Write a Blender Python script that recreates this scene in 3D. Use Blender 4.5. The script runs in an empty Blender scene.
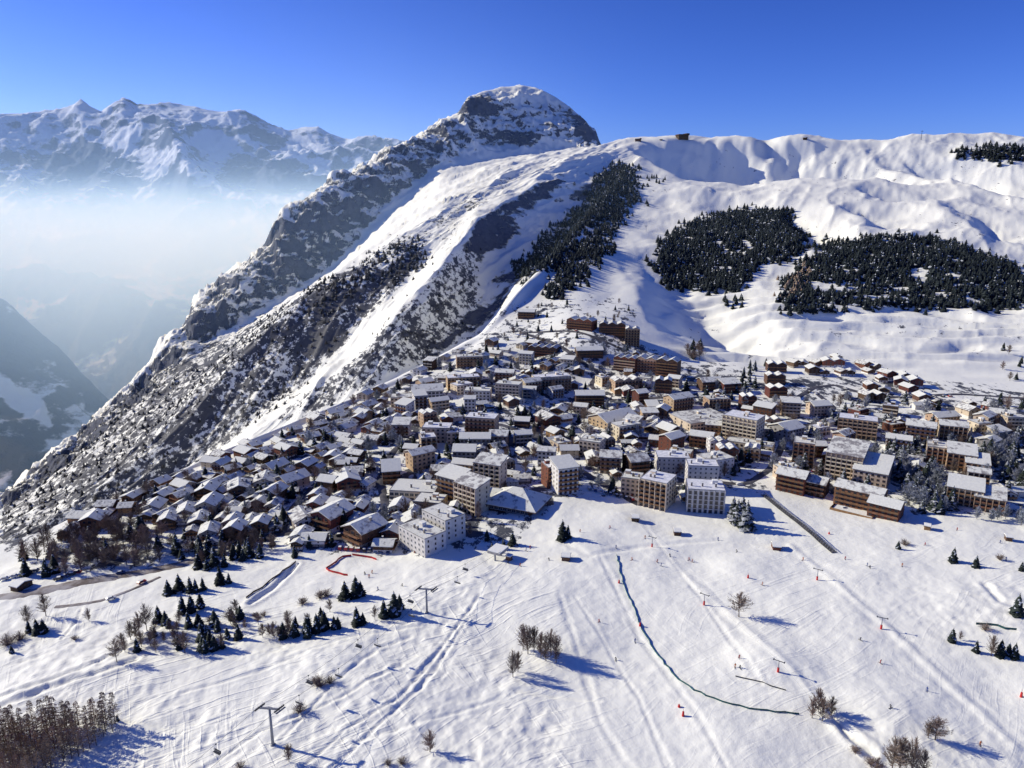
# hollows and swells of the ski hill: (u, v, width left, width right, height, metres, tilt)
HOLLOWS = [
    (600, 265, 40, 60, 40, 60, -30),
    (755, 225, 50, 60, 18, 80, 0),
    (920, 165, 70, 50, 12, 60, 6),
    (655, 205, 40, 50, 12, 60, 10),
    (905, 340, 60, 50, 12, 50, 4), (1000, 350, 60, 50, 12, 60, 4), (820, 325, 50, 50, 10, 50, 2),
]
# mounds and dips on the pistes: (u, v, radius m, height m)
BUMPS = [
    (590, 545, 14, 2.5), (740, 570, 16, 2.0), (560, 640, 20, 1.2), (480, 700, 18, -1.5), (545, 720, 12, -1.2), (780, 668, 14, 2.2),
    (900, 720, 18, 3.0), (700, 560, 12, -1.5), (330, 660, 14, 1.6), (620, 520, 16, 1.6), (970, 600, 18, 2.0), (300, 540, 8, 2.0), (1000, 690, 14, -2.0),
]

TRENCHES = [
    ([(-20, 702), (25, 690), (60, 678), (100, 668), (135, 655)], 1.6, 1.3), ([(-20, 690), (40, 676), (90, 660), (130, 640), (160, 622)], 1.3, 1.0),
    ([(250, 600), (275, 582), (296, 560)], 1.6, 1.4), ([(60, 630), (75, 612), (80, 600)], .9, .6),
    ([(790, 545), (860, 610), (940, 680), (1015, 748)], 2.2, -.5), ([(684, 575), (740, 628), (834, 723)], 2.0, -.4),
    ([(120, 716), (150, 719), (180, 728)], .8, .6), ([(300, 768), (345, 730), (400, 700), (450, 640), (480, 600)], 1.0, .6), ([(280, 740), (330, 690), (380, 650), (410, 640)], 1.0, .5),
    ([(330, 768), (420, 690), (470, 620)], .9, .5), ([(345, 745), (430, 720), (520, 690), (600, 700)], 1.2, .5), ([(830, 717), (850, 738), (870, 752)], 1.8, 1.8),
    ([(560, 600), (580, 660), (600, 720), (640, 780)], 1.4, .35), ([(600, 560), (640, 640), (700, 720), (740, 790)], 1.2, .3), ([(575, 600), (640, 700), (680, 790)], 1.0, .3),
    ([(0, 655), (60, 640), (140, 632)], .9, .5), ([(180, 690), (260, 670), (350, 640), (420, 630)], 1.0, .5), ([(200, 768), (260, 730), (340, 700), (400, 668)], 1.0, .6),
    ([(640, 520), (700, 600), (760, 690)], 1.0, .3), ([(880, 590), (960, 600), (1024, 620)], 1.2, .5), ([(560, 545), (590, 560), (640, 548), (720, 540), (770, 545)], 2.0, .6), ([(985, 590), (1000, 610), (1020, 616)], 2.0, 1.0),
]

# bowls with a steep right hand wall: (u of the crest, lean, v top, v bottom, soft edge, [(picture px right of crest, drop in m)])
BOWLS = [
    (648, 2.0, 149, 172, 6, [(-6, 0), (34, -100), (80, -104), (122, -170), (172, -165), (275, 0)]),
    (868, 1.5, 192, 199, 5, [(-4, 0), (14, -26), (60, -22), (110, 0)]),
    (945, 3.0, 158, 190, 10, [(-5, 0), (34, -92), (66, -88), (160, 0)]),
    (900, 2.5, 150, 165, 6, [(-5, 0), (24, -50), (46, -46), (110, 0)]),
    (783, 1.2, 212, 250, 10, [(-5, 0), (20, -30), (30, -30), (70, 0)]),
    (645, 0.8, 262, 330, 16, [(-8, 0), (30, -22), (50, -24), (110, 0)]),
    (700, 1.5, 318, 345, 10, [(-5, 0), (26, -22), (50, -20), (90, 0)]),
    (690, 1.0, 196, 212, 6, [(-5, 0), (24, -26), (44, -24), (100, 0)]),
    (960, 1.5, 214, 236, 8, [(-5, 0), (24, -34), (44, -30), (110, 0)]),
    (860, 1.5, 212, 228, 6, [(-5, 0), (22, -28), (40, -26), (90, 0)]),
]
import bpy, math, random
import numpy as np
from mathutils import Vector, Matrix
from mathutils.bvhtree import BVHTree

random.seed(7)
rng = np.random.default_rng(11)
SC = bpy.context.scene
COL = SC.collection

# ------------------------------------------------------------------ camera
W, H, F = 1024.0, 768.0, 731.0
CZ = 180.0
P = math.atan((384.0 - 200.0) / F)
CP, SP = math.cos(P), math.sin(P)
cam_d = bpy.data.cameras.new('camera')
cam = bpy.data.objects.new('camera', cam_d)
COL.objects.link(cam)
cam_d.sensor_width = 36.0
cam_d.lens = 36.0 * F / W
cam_d.clip_start = 1.0
cam_d.clip_end = 80000.0
cam.location = (0, 0, CZ)
cam.rotation_euler = (math.pi / 2 - P, 0, 0)
SC.camera = cam

def unproj(u, v, d):
    """picture point + distance along the view axis -> world"""
    a = (u - 512.0) / F * d
    b = (384.0 - v) / F * d
    return a, d * CP + b * SP, CZ - d * SP + b * CP

def proj(x, y, z):
    fw = y * CP - (z - CZ) * SP
    up = y * SP + (z - CZ) * CP
    return 512 + F * x / fw, 384 - F * up / fw, fw

def d_for_z(v, z):
    return (z - CZ) / ((384.0 - v) / F * CP - SP)

# ------------------------------------------------------------------ light
SUN_EL = math.radians(27.0)
SUN_AZ = math.radians(-73.0)           # clockwise from +Y
sdir = Vector((math.sin(SUN_AZ) * math.cos(SUN_EL), math.cos(SUN_AZ) * math.cos(SUN_EL), math.sin(SUN_EL)))
sl = bpy.data.lights.new('sun', 'SUN')
sl.energy = 5.0
sl.angle = math.radians(0.5)
sl.color = (1.0, 0.92, 0.74)
so = bpy.data.objects.new('sun', sl)
COL.objects.link(so)
so.rotation_euler = sdir.to_track_quat('Z', 'Y').to_euler()

wd = bpy.data.worlds.new('World')
SC.world = wd
wd.use_nodes = True
nt = wd.node_tree
bg = nt.nodes['Background']
sk = nt.nodes.new('ShaderNodeTexSky')
sk.sky_type = 'NISHITA'
sk.sun_disc = False
sk.sun_elevation = SUN_EL
sk.sun_rotation = SUN_AZ
sk.altitude = 2200
sk.air_density = 1.0
sk.dust_density = 1.9
sk.ozone_density = 3.0
hs = nt.nodes.new('ShaderNodeHueSaturation')
hs.inputs['Saturation'].default_value = 1.12
nt.links.new(sk.outputs[0], hs.inputs['Color'])
tn = nt.nodes.new('ShaderNodeMix'); tn.data_type = 'RGBA'; tn.blend_type = 'MULTIPLY'
tn.inputs[0].default_value = 1.0; tn.inputs[7].default_value = (0.69, 0.72, 1.11, 1)
nt.links.new(hs.outputs[0], tn.inputs[6]); gm = nt.nodes.new('ShaderNodeGamma'); gm.inputs[1].default_value = 1.36; nt.links.new(tn.outputs[2], gm.inputs[0]); nt.links.new(gm.outputs[0], bg.inputs[0])
bg.inputs[1].default_value = 0.07

SC.view_settings.view_transform = 'Standard'
SC.view_settings.look = 'None'
SC.view_settings.exposure = 0
SC.cycles.use_denoising = True
SC.cycles.max_bounces = 5
SC.cycles.diffuse_bounces = 3
SC.cycles.volume_bounces = 1
SC.cycles.volume_max_steps = 96

# ------------------------------------------------------------------ noise
def _hash(ix, iy, seed):
    with np.errstate(over='ignore'):
        h = (ix.astype(np.int64) * 374761393 + iy.astype(np.int64) * 668265263 + seed * 1274126177) & 0xffffffff
        h = ((h ^ (h >> 13)) * 1274126177) & 0xffffffff
        h = h ^ (h >> 16)
    return (h & 0xffff) / 65535.0

def vnoise(x, y, seed=0):
    ix = np.floor(x); iy = np.floor(y)
    fx = x - ix; fy = y - iy
    fx = fx * fx * fx * (fx * (fx * 6 - 15) + 10); fy = fy * fy * fy * (fy * (fy * 6 - 15) + 10)
    a = _hash(ix, iy, seed); b = _hash(ix + 1, iy, seed)
    c = _hash(ix, iy + 1, seed); d = _hash(ix + 1, iy + 1, seed)
    return (a + (b - a) * fx) * (1 - fy) + (c + (d - c) * fx) * fy

def fbm(x, y, octs=5, seed=0, gain=0.5):
    s = 0.0; amp = 1.0; tot = 0.0
    for k in range(octs):
        xr = x * 0.8 - y * 0.6 + 17.3 * k; yr = x * 0.6 + y * 0.8 - 9.1 * k
        s = s + amp * (vnoise(xr, yr, seed + k) * 2 - 1); tot += amp
        amp *= gain; x = xr * 2.03; y = yr * 2.03
    return s / tot

def ridged(x, y, octs=5, seed=0, gain=0.5):
    s = 0.0; amp = 1.0; tot = 0.0
    for k in range(octs):
        xr = x * 0.8 - y * 0.6 + 31.3 * k; yr = x * 0.6 + y * 0.8 + 5.7 * k
        n = 1 - np.abs(vnoise(xr, yr, seed + k) * 2 - 1)
        s = s + amp * n * n; tot += amp
        amp *= gain; x = xr * 2.07; y = yr * 2.07
    return s / tot

def sstep(a, b, x):
    t = np.clip((x - a) / (b - a), 0, 1)
    return t * t * (3 - 2 * t)

# ------------------------------------------------------------------ soft masks drawn on the land
MU0, MU1, MV0, MV1, MS = -100, 1124, 60, 800, 2.0
_gu, _gv = np.meshgrid(np.arange(MU0, MU1, MS), np.arange(MV0, MV1, MS))

def poly_mask(poly):
    inside = np.zeros(_gu.shape, bool)
    n = len(poly)
    for i in range(n):
        x1, y1 = poly[i]; x2, y2 = poly[(i + 1) % n]
        if y1 == y2: continue
        c = ((_gv >= min(y1, y2)) & (_gv < max(y1, y2)))
        xi = x1 + (_gv - y1) * (x2 - x1) / (y2 - y1)
        inside ^= c & (_gu < xi)
    return inside

def blur(a, px):
    r = max(1, int(round(px / MS)))
    k = np.ones(2 * r + 1) / (2 * r + 1)
    for _ in range(2):
        a = np.apply_along_axis(lambda m: np.convolve(np.pad(m, r, 'edge'), k, 'valid'), 0, a)
        a = np.apply_along_axis(lambda m: np.convolve(np.pad(m, r, 'edge'), k, 'valid'), 1, a)
    return a

def region(polys, bl=4):
    m = np.zeros(_gu.shape)
    for val, poly in polys:
        pm = poly_mask(poly)
        pb = blur(pm.astype(float), bl)
        m = m * (1 - pb) + val * pb
    return m

def sample(m, u, v):
    x = np.clip((u - MU0) / MS, 0, m.shape[1] - 1.001); y = np.clip((v - MV0) / MS, 0, m.shape[0] - 1.001)
    x = np.nan_to_num(x); y = np.nan_to_num(y)
    i = x.astype(int); j = y.astype(int); fx = x - i; fy = y - j
    return (m[j, i] * (1 - fx) + m[j, i + 1] * fx) * (1 - fy) + (m[j + 1, i] * (1 - fx) + m[j + 1, i + 1] * fx) * fy

# ------------------------------------------------------------------ material helpers
class NT:
    def __init__(s, name):
        s.m = bpy.data.materials.new(name); s.m.use_nodes = True
        s.t = s.m.node_tree; s.t.nodes.clear()
        s.out = s.t.nodes.new('ShaderNodeOutputMaterial')
    def n(s, typ, **kw):
        nd = s.t.nodes.new(typ)
        for k, v in kw.items():
            if k.startswith('_'):
                setattr(nd, k[1:], v)
            else:
                inp = nd.inputs[k.replace('__', ' ')] if not k.startswith('i') or not k[1:].isdigit() else nd.inputs[int(k[1:])]
                if hasattr(v, 'is_linked') or hasattr(v, 'links'):
                    s.t.links.new(v, inp)
                else:
                    inp.default_value = v
        return nd
    def noise(s, scale, detail=4, rough=0.55, vec=None, dist=0.0):
        nd = s.t.nodes.new('ShaderNodeTexNoise')
        nd.inputs['Scale'].default_value = scale
        nd.inputs['Detail'].default_value = detail
        nd.inputs['Roughness'].default_value = rough
        nd.inputs['Distortion'].default_value = dist
        if vec is not None: s.t.links.new(vec, nd.inputs['Vector'])
        return nd.outputs[0]
    def math(s, op, a, b=None, c=None, clamp=False):
        nd = s.t.nodes.new('ShaderNodeMath'); nd.operation = op; nd.use_clamp = clamp
        for i, v in enumerate((a, b, c)):
            if v is None: continue
            if isinstance(v, (int, float)): nd.inputs[i].default_value = v
            else: s.t.links.new(v, nd.inputs[i])
        return nd.outputs[0]
    def mapr(s, val, a, b, c=0.0, d=1.0, smooth=True):
        nd = s.t.nodes.new('ShaderNodeMapRange'); nd.interpolation_type = 'SMOOTHSTEP' if smooth else 'LINEAR'
        nd.clamp = True if not smooth else nd.clamp
        s.t.links.new(val, nd.inputs[0])
        for i, v in zip((1, 2, 3, 4), (a, b, c, d)): nd.inputs[i].default_value = v
        return nd.outputs[0]
    def mix(s, fac, a, b):
        nd = s.t.nodes.new('ShaderNodeMix'); nd.data_type = 'RGBA'
        for k, v in ((0, fac), (6, a), (7, b)):
            if isinstance(v, (int, float)): nd.inputs[k].default_value = v
            elif isinstance(v, tuple): nd.inputs[k].default_value = v if len(v) == 4 else v + (1,)
            else: s.t.links.new(v, nd.inputs[k])
        return nd.outputs[2]
    def attr(s, name):
        nd = s.t.nodes.new('ShaderNodeAttribute'); nd.attribute_name = name
        return nd.outputs['Fac']
    def coord(s):
        return s.t.nodes.new('ShaderNodeTexCoord').outputs['Object']
    def mapping(s, vec, scale=(1, 1, 1), rot=(0, 0, 0)):
        nd = s.t.nodes.new('ShaderNodeMapping')
        nd.inputs['Rotation'].default_value = rot; s.t.links.new(vec, nd.inputs['Vector'])
        n2 = s.t.nodes.new('ShaderNodeMapping'); n2.inputs['Scale'].default_value = scale
        s.t.links.new(nd.outputs[0], n2.inputs['Vector']); return n2.outputs[0]
    def bump(s, h, strength=0.5, dist=1.0, normal=None):
        nd = s.t.nodes.new('ShaderNodeBump')
        nd.inputs['Strength'].default_value = strength; nd.inputs['Distance'].default_value = dist
        s.t.links.new(h, nd.inputs['Height'])
        if normal is not None: s.t.links.new(normal, nd.inputs['Normal'])
        return nd.outputs[0]
    def bsdf(s, color, rough=0.8, spec=0.3, normal=None, **kw):
        nd = s.t.nodes.new('ShaderNodeBsdfPrincipled')
        if isinstance(color, tuple): nd.inputs['Base Color'].default_value = color if len(color) == 4 else color + (1,)
        else: s.t.links.new(color, nd.inputs['Base Color'])
        if isinstance(rough, (int, float)): nd.inputs['Roughness'].default_value = rough
        else: s.t.links.new(rough, nd.inputs['Roughness'])
        nd.inputs['Specular IOR Level'].default_value = spec
        if normal is not None: s.t.links.new(normal, nd.inputs['Normal'])
        for k, v in kw.items(): nd.inputs[k.replace('_', ' ')].default_value = v
        s.t.links.new(nd.outputs[0], s.out.inputs[0])
        return nd

def tag(o, label=None, cat=None, group=None, kind=None):
    if label: o['label'] = label
    if cat: o['category'] = cat
    if group: o['group'] = group
    if kind: o['kind'] = kind
    return o
# ------------------------------------------------------------------ the mountain side, drawn as lofted contour lines
def line(pts):
    """pts: (u, v, d) with d a distance, or ('z', value) for a height"""
    pts = [(u, v, d if not isinstance(d, tuple) else d_for_z(v, d[1])) for u, v, d in pts]
    return np.array(sorted(pts), float)

Z = lambda z: ('z', z)
UMIN, UMAX = -700, 1724
L = []
L.append(line([(-700, 3200, Z(0)), (1724, 3200, Z(0))]))
L.append(line([(-700, 1000, Z(-4)), (512, 1000, Z(0)), (1724, 1000, Z(0))]))
L.append(line([(-700, 800, Z(-10)), (0, 775, Z(-4)), (250, 770, Z(0)), (1724, 770, Z(0))]))
L.append(line([(-700, 720, Z(-14)), (0, 680, Z(-5)), (250, 670, Z(0)), (500, 670, Z(1)), (650, 670, Z(1)), (850, 665, Z(3)), (1724, 670, Z(3))]))
L.append(line([(-700, 690, Z(-16)), (0, 600, Z(-5)), (200, 590, Z(-2)), (400, 600, Z(2)), (560, 590, Z(3)), (700, 590, Z(1)), (850, 595, Z(2)), (1724, 600, Z(3))]))
# village front
L.append(line([(-700, 680, Z(-20)), (0, 575, Z(-7)), (100, 553, Z(-4)), (200, 545, Z(-3)), (300, 545, Z(-1)), (400, 545, Z(0)), (560, 520, Z(3)), (700, 515, Z(0)), (900, 520, Z(0)), (1724, 530, Z(0))]))
L.append(line([(-700, 672, Z(-22)), (0, 569, Z(-8)), (100, 545, Z(-4)), (200, 525, Z(-2)), (300, 510, Z(0)), (400, 500, Z(2)), (480, 460, Z(3)), (560, 445, Z(2)), (700, 440, Z(0)), (1000, 440, Z(2)), (1724, 440, Z(4))]))
L.append(line([(-700, 666, Z(-23)), (0, 564, Z(-9)), (100, 536, Z(-4)), (200, 510, Z(-2)), (300, 487, Z(1)), (400, 466, Z(4)), (480, 420, Z(7)), (520, 405, Z(8)), (560, 385, 722), (640, 375, 735), (700, 380, 722), (1000, 380, 735), (1724, 380, 740)]))
L.append(line([(-700, 660, Z(-24)), (0, 559, Z(-9)), (100, 527, Z(-4)), (200, 495, Z(-2)), (300, 465, Z(1)), (400, 438, Z(5)), (480, 390, Z(10)), (520, 375, 765), (560, 350, 775), (600, 335, 800), (640, 325, 870), (700, 330, 930), (1000, 335, 930), (1724, 335, 930)]))
L.append(line([(-700, 654, Z(-25)), (0, 555, Z(-9)), (100, 518, Z(-4)), (200, 482, Z(-2)), (300, 446, Z(1)), (400, 412, Z(5)), (480, 368, Z(14)), (520, 345, 830), (560, 320, 860), (600, 300, 930), (640, 280, 1130), (700, 288, 1160), (1000, 290, 1170), (1724, 290, 1200)]))
L.append(line([(-700, 648, Z(-26)), (0, 551, Z(-9)), (100, 511, Z(-4)), (200, 472, Z(-2)), (300, 432, Z(1)), (400, 394, Z(6)), (480, 352, Z(18)), (520, 322, 890), (560, 293, 970), (600, 260, 1180), (640, 235, 1500), (700, 240, 1500), (1000, 240, 1500), (1724, 240, 1600)]))
L.append(line([(-700, 644, Z(-27)), (0, 548, Z(-9)), (100, 507, Z(-4)), (200, 466, Z(-2)), (300, 425, Z(1)), (400, 385, Z(6)), (480, 343, Z(20)), (520, 305, 930), (560, 272, 1090), (600, 228, 1480), (640, 190, 2000), (700, 195, 1950), (1000, 195, 1950), (1724, 195, 2100)]))
# rim: the edge of the shelf, then the crest of the wooded spur, then the brow of the ski hill
L.append(line([(-700, 640, Z(-28)), (0, 545, Z(-10)), (50, 528, Z(-7)), (120, 496, Z(-4)), (200, 461, Z(-1)), (250, 440, Z(2)), (300, 419, Z(3)), (350, 399, Z(5)), (400, 376, Z(7)), (450, 350, Z(15)), (480, 334, Z(22)), (520, 288, 975), (560, 250, 1260), (600, 200, 1800), (625, 172, 2150), (640, 157, 2350), (700, 162, 2350), (1000, 160, 2350), (1724, 160, 2500)]))
L.append(line([(-700, 700, 800), (0, 572, 850), (100, 540, 880), (200, 490, 930), (300, 440, 1000), (400, 392, 1080), (450, 366, 1180), (480, 345, 1200), (520, 297, 1220), (560, 257, 1480), (600, 205, 1900), (625, 174, 2180), (640, 156, 2380), (700, 158, 2400), (1000, 156, 2400), (1724, 156, 2550)]))
# first rib and its bench
L.append(line([(-700, 690, 850), (0, 556, 950), (100, 515, 1000), (200, 470, 1080), (256, 430, 1090), (300, 396, 1140), (350, 362, 1135), (400, 306, 1210), (447, 257, 1345), (475, 222, 1490), (530, 188, 1850), (574, 166, 2120), (610, 156, 2320), (640, 152, 2400), (700, 153, 2450), (1000, 151, 2450), (1724, 150, 2600)]))
L.append(line([(-700, 686, 900), (0, 552, 1020), (100, 505, 1080), (200, 460, 1170), (256, 422, 1190), (300, 388, 1250), (350, 351, 1260), (400, 295, 1330), (447, 241, 1470), (475, 210, 1620), (530, 180, 1950), (574, 161, 2180), (610, 153, 2360), (640, 149, 2420), (700, 150, 2500), (1000, 148, 2500), (1724, 147, 2650)]))
# second rib and its bench
L.append(line([(-700, 670, 950), (0, 532, 1100), (50, 505, 1140), (100, 474, 1180), (158, 430, 1230), (217, 372, 1290), (287, 313, 1350), (350, 270, 1430), (400, 236, 1530), (445, 204, 1690), (502, 172, 2120), (560, 155, 2420), (600, 148, 2440), (640, 144, 2480), (700, 147, 2560), (1000, 144, 2560), (1724, 143, 2700)]))
SKY = [(560, 152), (600, 146), (615, 142), (640, 140), (660, 138), (685, 137), (715, 140), (745, 141), (765, 144), (785, 140), (805, 136), (830, 138), (850, 140), (880, 141), (920, 137), (950, 135), (985, 135), (1010, 137), (1024, 140), (1100, 150), (1400, 160), (1724, 150)]
L.append(line([(-700, 668, 1000), (0, 524, 1180), (50, 496, 1220), (100, 464, 1260), (158, 418, 1320), (217, 362, 1410), (287, 304, 1490), (350, 260, 1580), (400, 226, 1700), (445, 194, 1880), (502, 165, 2270)] + [(u, v, 2520 if u < 640 else 2680) for u, v in SKY]))
# foot of the dark ridge
L.append(line([(-700, 666, 1100), (0, 514, 1280), (50, 481, 1330), (100, 440, 1380), (150, 396, 1450), (190, 358, 1560), (256, 316, 1740), (334, 272, 1960), (384, 216, 2200), (441, 168, 2500), (502, 158, 2750), (577, 152, 2850), (601, 152, 2850), (640, 152, 2900), (700, 152, 3000), (1724, 170, 3100)]))
# skyline of the dark ridge and the round summit
L.append(line([(-700, 660, 1200), (0, 500, 1400), (50, 458, 1500), (100, 418, 1600), (150, 372, 1700), (165, 345, 1760), (180, 333, 1800), (200, 297, 1860), (230, 272, 1930), (265, 244, 2020), (283, 214, 2080), (330, 182, 2250), (380, 156, 2480), (410, 140, 2650), (440, 125, 2850), (460, 113, 3000), (466, 98, 3080), (480, 92, 3200), (500, 87, 3350), (522, 85, 3450), (545, 91, 3500), (565, 103, 3520), (582, 117, 3520), (595, 132, 3500), (603, 150, 3500), (640, 160, 3500), (700, 165, 3500), (1724, 190, 3600)]))
L.append(line([(-700, 720, 1700), (0, 560, 2300), (150, 440, 2700), (300, 330, 3200), (522, 180, 4300), (640, 190, 4500), (1724, 220, 4500)]))

ucols = np.concatenate([np.linspace(UMIN, -40, 70, endpoint=False), np.arange(-40, 1064, 1.55), np.linspace(1065, UMAX, 70)])
nC = len(ucols)
LV = np.array([np.interp(ucols, l[:, 0], l[:, 1]) for l in L])
LD = np.array([np.interp(ucols, l[:, 0], l[:, 2]) for l in L])
def smooth_rows(a, r=5):
    k = np.hanning(2 * r + 3)[1:-1]; k /= k.sum()
    return np.array([np.convolve(np.pad(x, r, 'edge'), k, 'valid') for x in a])
LDs = smooth_rows(LD, 14)
LVs = smooth_rows(LV, 5)
LVs[7:12] = smooth_rows(LV[7:12], 22)
LDs[7:12] = smooth_rows(LD[7:12], 30)
LVs[19] = smooth_rows(LV[19:20], 2)[0]
LV, LD = LVs, LDs
# rows per band follow how tall it stands in the picture
rows = []
inside = (ucols > 0) & (ucols < 1024)
for i in range(len(L) - 1):
    ext = np.abs(LV[i + 1] - LV[i])[inside].max()
    if i == 0: n = 24
    elif i == 1: n = 40
    elif i == 12: n = 26
    elif i == len(L) - 2: n = 14
    else: n = int(max(7, ext / 1.3))
    rows.append(n)
def pchip(Y, rows):
    n = len(Y); dl = Y[1:] - Y[:-1]
    m = np.zeros_like(Y)
    same = dl[1:] * dl[:-1] > 0
    m[1:-1] = np.where(same, 2 * dl[1:] * dl[:-1] / np.where(same, dl[1:] + dl[:-1], 1), 0)
    m[0] = dl[0]; m[-1] = dl[-1]
    out = []; idx = []
    for i in range(n - 1):
        for k in range(rows[i]):
            t = k / rows[i]
            out.append(Y[i] * (2 * t**3 - 3 * t * t + 1) + m[i] * (t**3 - 2 * t * t + t) + Y[i + 1] * (-2 * t**3 + 3 * t * t) + m[i + 1] * (t**3 - t * t))
            idx.append(i + t)
    out.append(Y[-1]); idx.append(n - 1.0)
    return np.array(out), np.array(idx)
GV, ridx = pchip(LV, rows)
GD, _ = pchip(LD, rows)
GU = np.broadcast_to(ucols, GV.shape).copy()
RI = np.broadcast_to(ridx[:, None], GV.shape)

# hollows (+) and swells (-): the shaded side is left of a hollow's centre, the sunlit side right of it
NZ = fbm(GU / 60, GV / 22, 4, 88) * 1.6
def hollow(uc, vc, wl, wr, wv, amp, ang=0.0):
    a = math.radians(ang)
    du = GU - uc; dv = GV - vc
    p = du * math.cos(a) + dv * math.sin(a); q = -du * math.sin(a) + dv * math.cos(a)
    g = np.exp(-(np.where(p < 0, p / wl, p / wr)) ** 2) * np.exp(-(q / wv) ** 2)
    wgt = sstep(560, 620, GU) * sstep(8.2, 9.0, RI) * (1 - sstep(16.9, 17.3, RI))
    return amp * g * wgt * (1 + .10 * NZ)
EXTRA = np.zeros_like(GD)
for h in HOLLOWS:
    EXTRA += hollow(*h)
GD = np.maximum.accumulate(GD + EXTRA + np.arange(GD.shape[0])[:, None] * 0.01, axis=0)
X, Y, Zt = unproj(GU, GV, GD)

M_rough = region([(1.0, [(0, 600), (180, 620), (330, 640), (480, 560), (520, 560), (470, 640), (560, 700), (600, 790), (0, 790)]), (0.0, [(140, 640), (300, 690), (240, 700), (110, 670)]),
    (0.8, [(880, 600), (1030, 580), (1030, 640), (960, 640)]), (0.8, [(860, 720), (1030, 740), (1030, 790), (850, 790)])], 12)
# relief
hill = np.maximum(sstep(560, 700, GU) * sstep(8.0, 10.0, RI), .55 * sstep(670, 760, GU) * sstep(6.9, 7.8, RI)) * (1 - sstep(18, 19, RI))
near = 1 - sstep(4.5, 6.5, RI)
flank = sstep(12.6, 14, RI) * (1 - sstep(600, 660, GU))
cliff = sstep(18.0, 18.3, RI) * (1 - sstep(600, 650, GU))
disp = near * (2.8 * fbm(X / 95, Y / 95, 3, 3) + 0.8 * fbm(X / 24, Y / 24, 4, 5) + 0.22 * fbm(X / 5, Y / 5, 3, 9) + sample(M_rough, GU, GV) * (0.8 * ridged(X / 16, Y / 20, 4, 12) + .4 * fbm(X / 3.5, Y / 3.5, 2, 14)))
disp += (1 - near) * (1 - flank) * (1 - hill) * 0.9 * fbm(X / 40, Y / 40, 3, 15)
xr = X * 0.55 + Y * 0.83; yr = -X * 0.83 + Y * 0.55
disp += hill * (24 * fbm(X / 250, Y / 330, 3, 21) * (0.35 + .65 * sstep(7.6, 10, RI)) + 10.0 * ridged(xr / 260, yr / 85, 4, 33) + 2.2 * fbm(X / 34, Y / 34, 5, 35))
disp += flank * (1 - cliff) * (22 * (ridged((X * .49 + Y * .87) / 420, (-X * .87 + Y * .49) / 80, 5, 43, 0.5) - .5) + 5 * fbm(X / 34, Y / 34, 4, 45))
crest = 1 - .85 * np.exp(-((RI - 19) / .16) ** 2) * sstep(420, 470, GU)
disp += cliff * crest * (80 * (ridged(X / 240, Y / 240, 8, 53, 0.6) - .45) + 10 * fbm(X / 28, Y / 28, 3, 57))
sw = Y / 52 + 1.1 * fbm(X / 190, Y / 120, 3, 62); sw = sw - np.floor(sw)
disp += -7.5 * sstep(6.9, 7.5, RI) * (1 - sstep(8.9, 9.4, RI)) * sstep(640, 720, GU) * (sstep(0.0, .72, sw) * (1 - sstep(.72, 1.0, sw))) * (.3 + 1.2 * vnoise(X / 90, Y / 60, 64))
for (u0, lean, va, vb, soft, prof) in BOWLS:
    sp = GU - u0 - lean * (GV - (va + vb) / 2) + 9 * NZ
    wv_ = sstep(va - soft, va + soft, GV + 3 * NZ) * (1 - sstep(vb - soft, vb + soft * 1.6, GV + 3 * NZ))
    px_ = np.array([a for a, b in prof]); pz_ = np.array([b for a, b in prof])
    xx = np.arange(px_[0] - 30, px_[-1] + 30); zz = np.interp(xx, px_, pz_); kk = np.hanning(13); kk /= kk.sum(); zz = np.convolve(np.pad(zz, 6, 'edge'), kk, 'valid')
    disp += np.interp(sp, xx, zz) * wv_ * (RI < 16.9) * (RI > 5)
for (bu, bv, r, hgt) in BUMPS:
    bd = d_for_z(bv, 1.0); bx, by, _ = unproj(bu, bv, bd)
    disp += hgt * np.exp(-((X - bx) ** 2 + (Y - by) ** 2) / (r * r)) * (RI < 12)
for pts, wid, dep in TRENCHES:
    wp = [unproj(a, b, d_for_z(b, 0.0))[:2] for a, b in pts]
    best = np.full(X.shape, 1e9); bx0 = min(q[0] for q in wp) - 20; bx1 = max(q[0] for q in wp) + 20; by0 = min(q[1] for q in wp) - 20; by1 = max(q[1] for q in wp) + 20
    sel = (X > bx0) & (X < bx1) & (Y > by0) & (Y < by1) & (RI < 12)
    xs, ys = X[sel], Y[sel]; bd = np.full(xs.shape, 1e9)
    wob = 1.6 * fbm(xs / 14, ys / 14, 2, 91)
    for (ax, ay), (bx, by) in zip(wp[:-1], wp[1:]):
        L2 = (bx - ax) ** 2 + (by - ay) ** 2; tt = np.clip(((xs - ax) * (bx - ax) + (ys - ay) * (by - ay)) / L2, 0, 1)
        bd = np.minimum(bd, np.hypot(xs - ax - tt * (bx - ax), ys - ay - tt * (by - ay)))
    bd = np.abs(bd + wob * .5)
    dep *= .62; wid *= .85
    disp[sel] += -dep * np.exp(-(bd / wid) ** 2) + dep * .5 * np.exp(-((bd - wid * 2) / wid) ** 2)
Zt = Zt + disp
FU, FV, _ = proj(X, Y, Zt)

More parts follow.
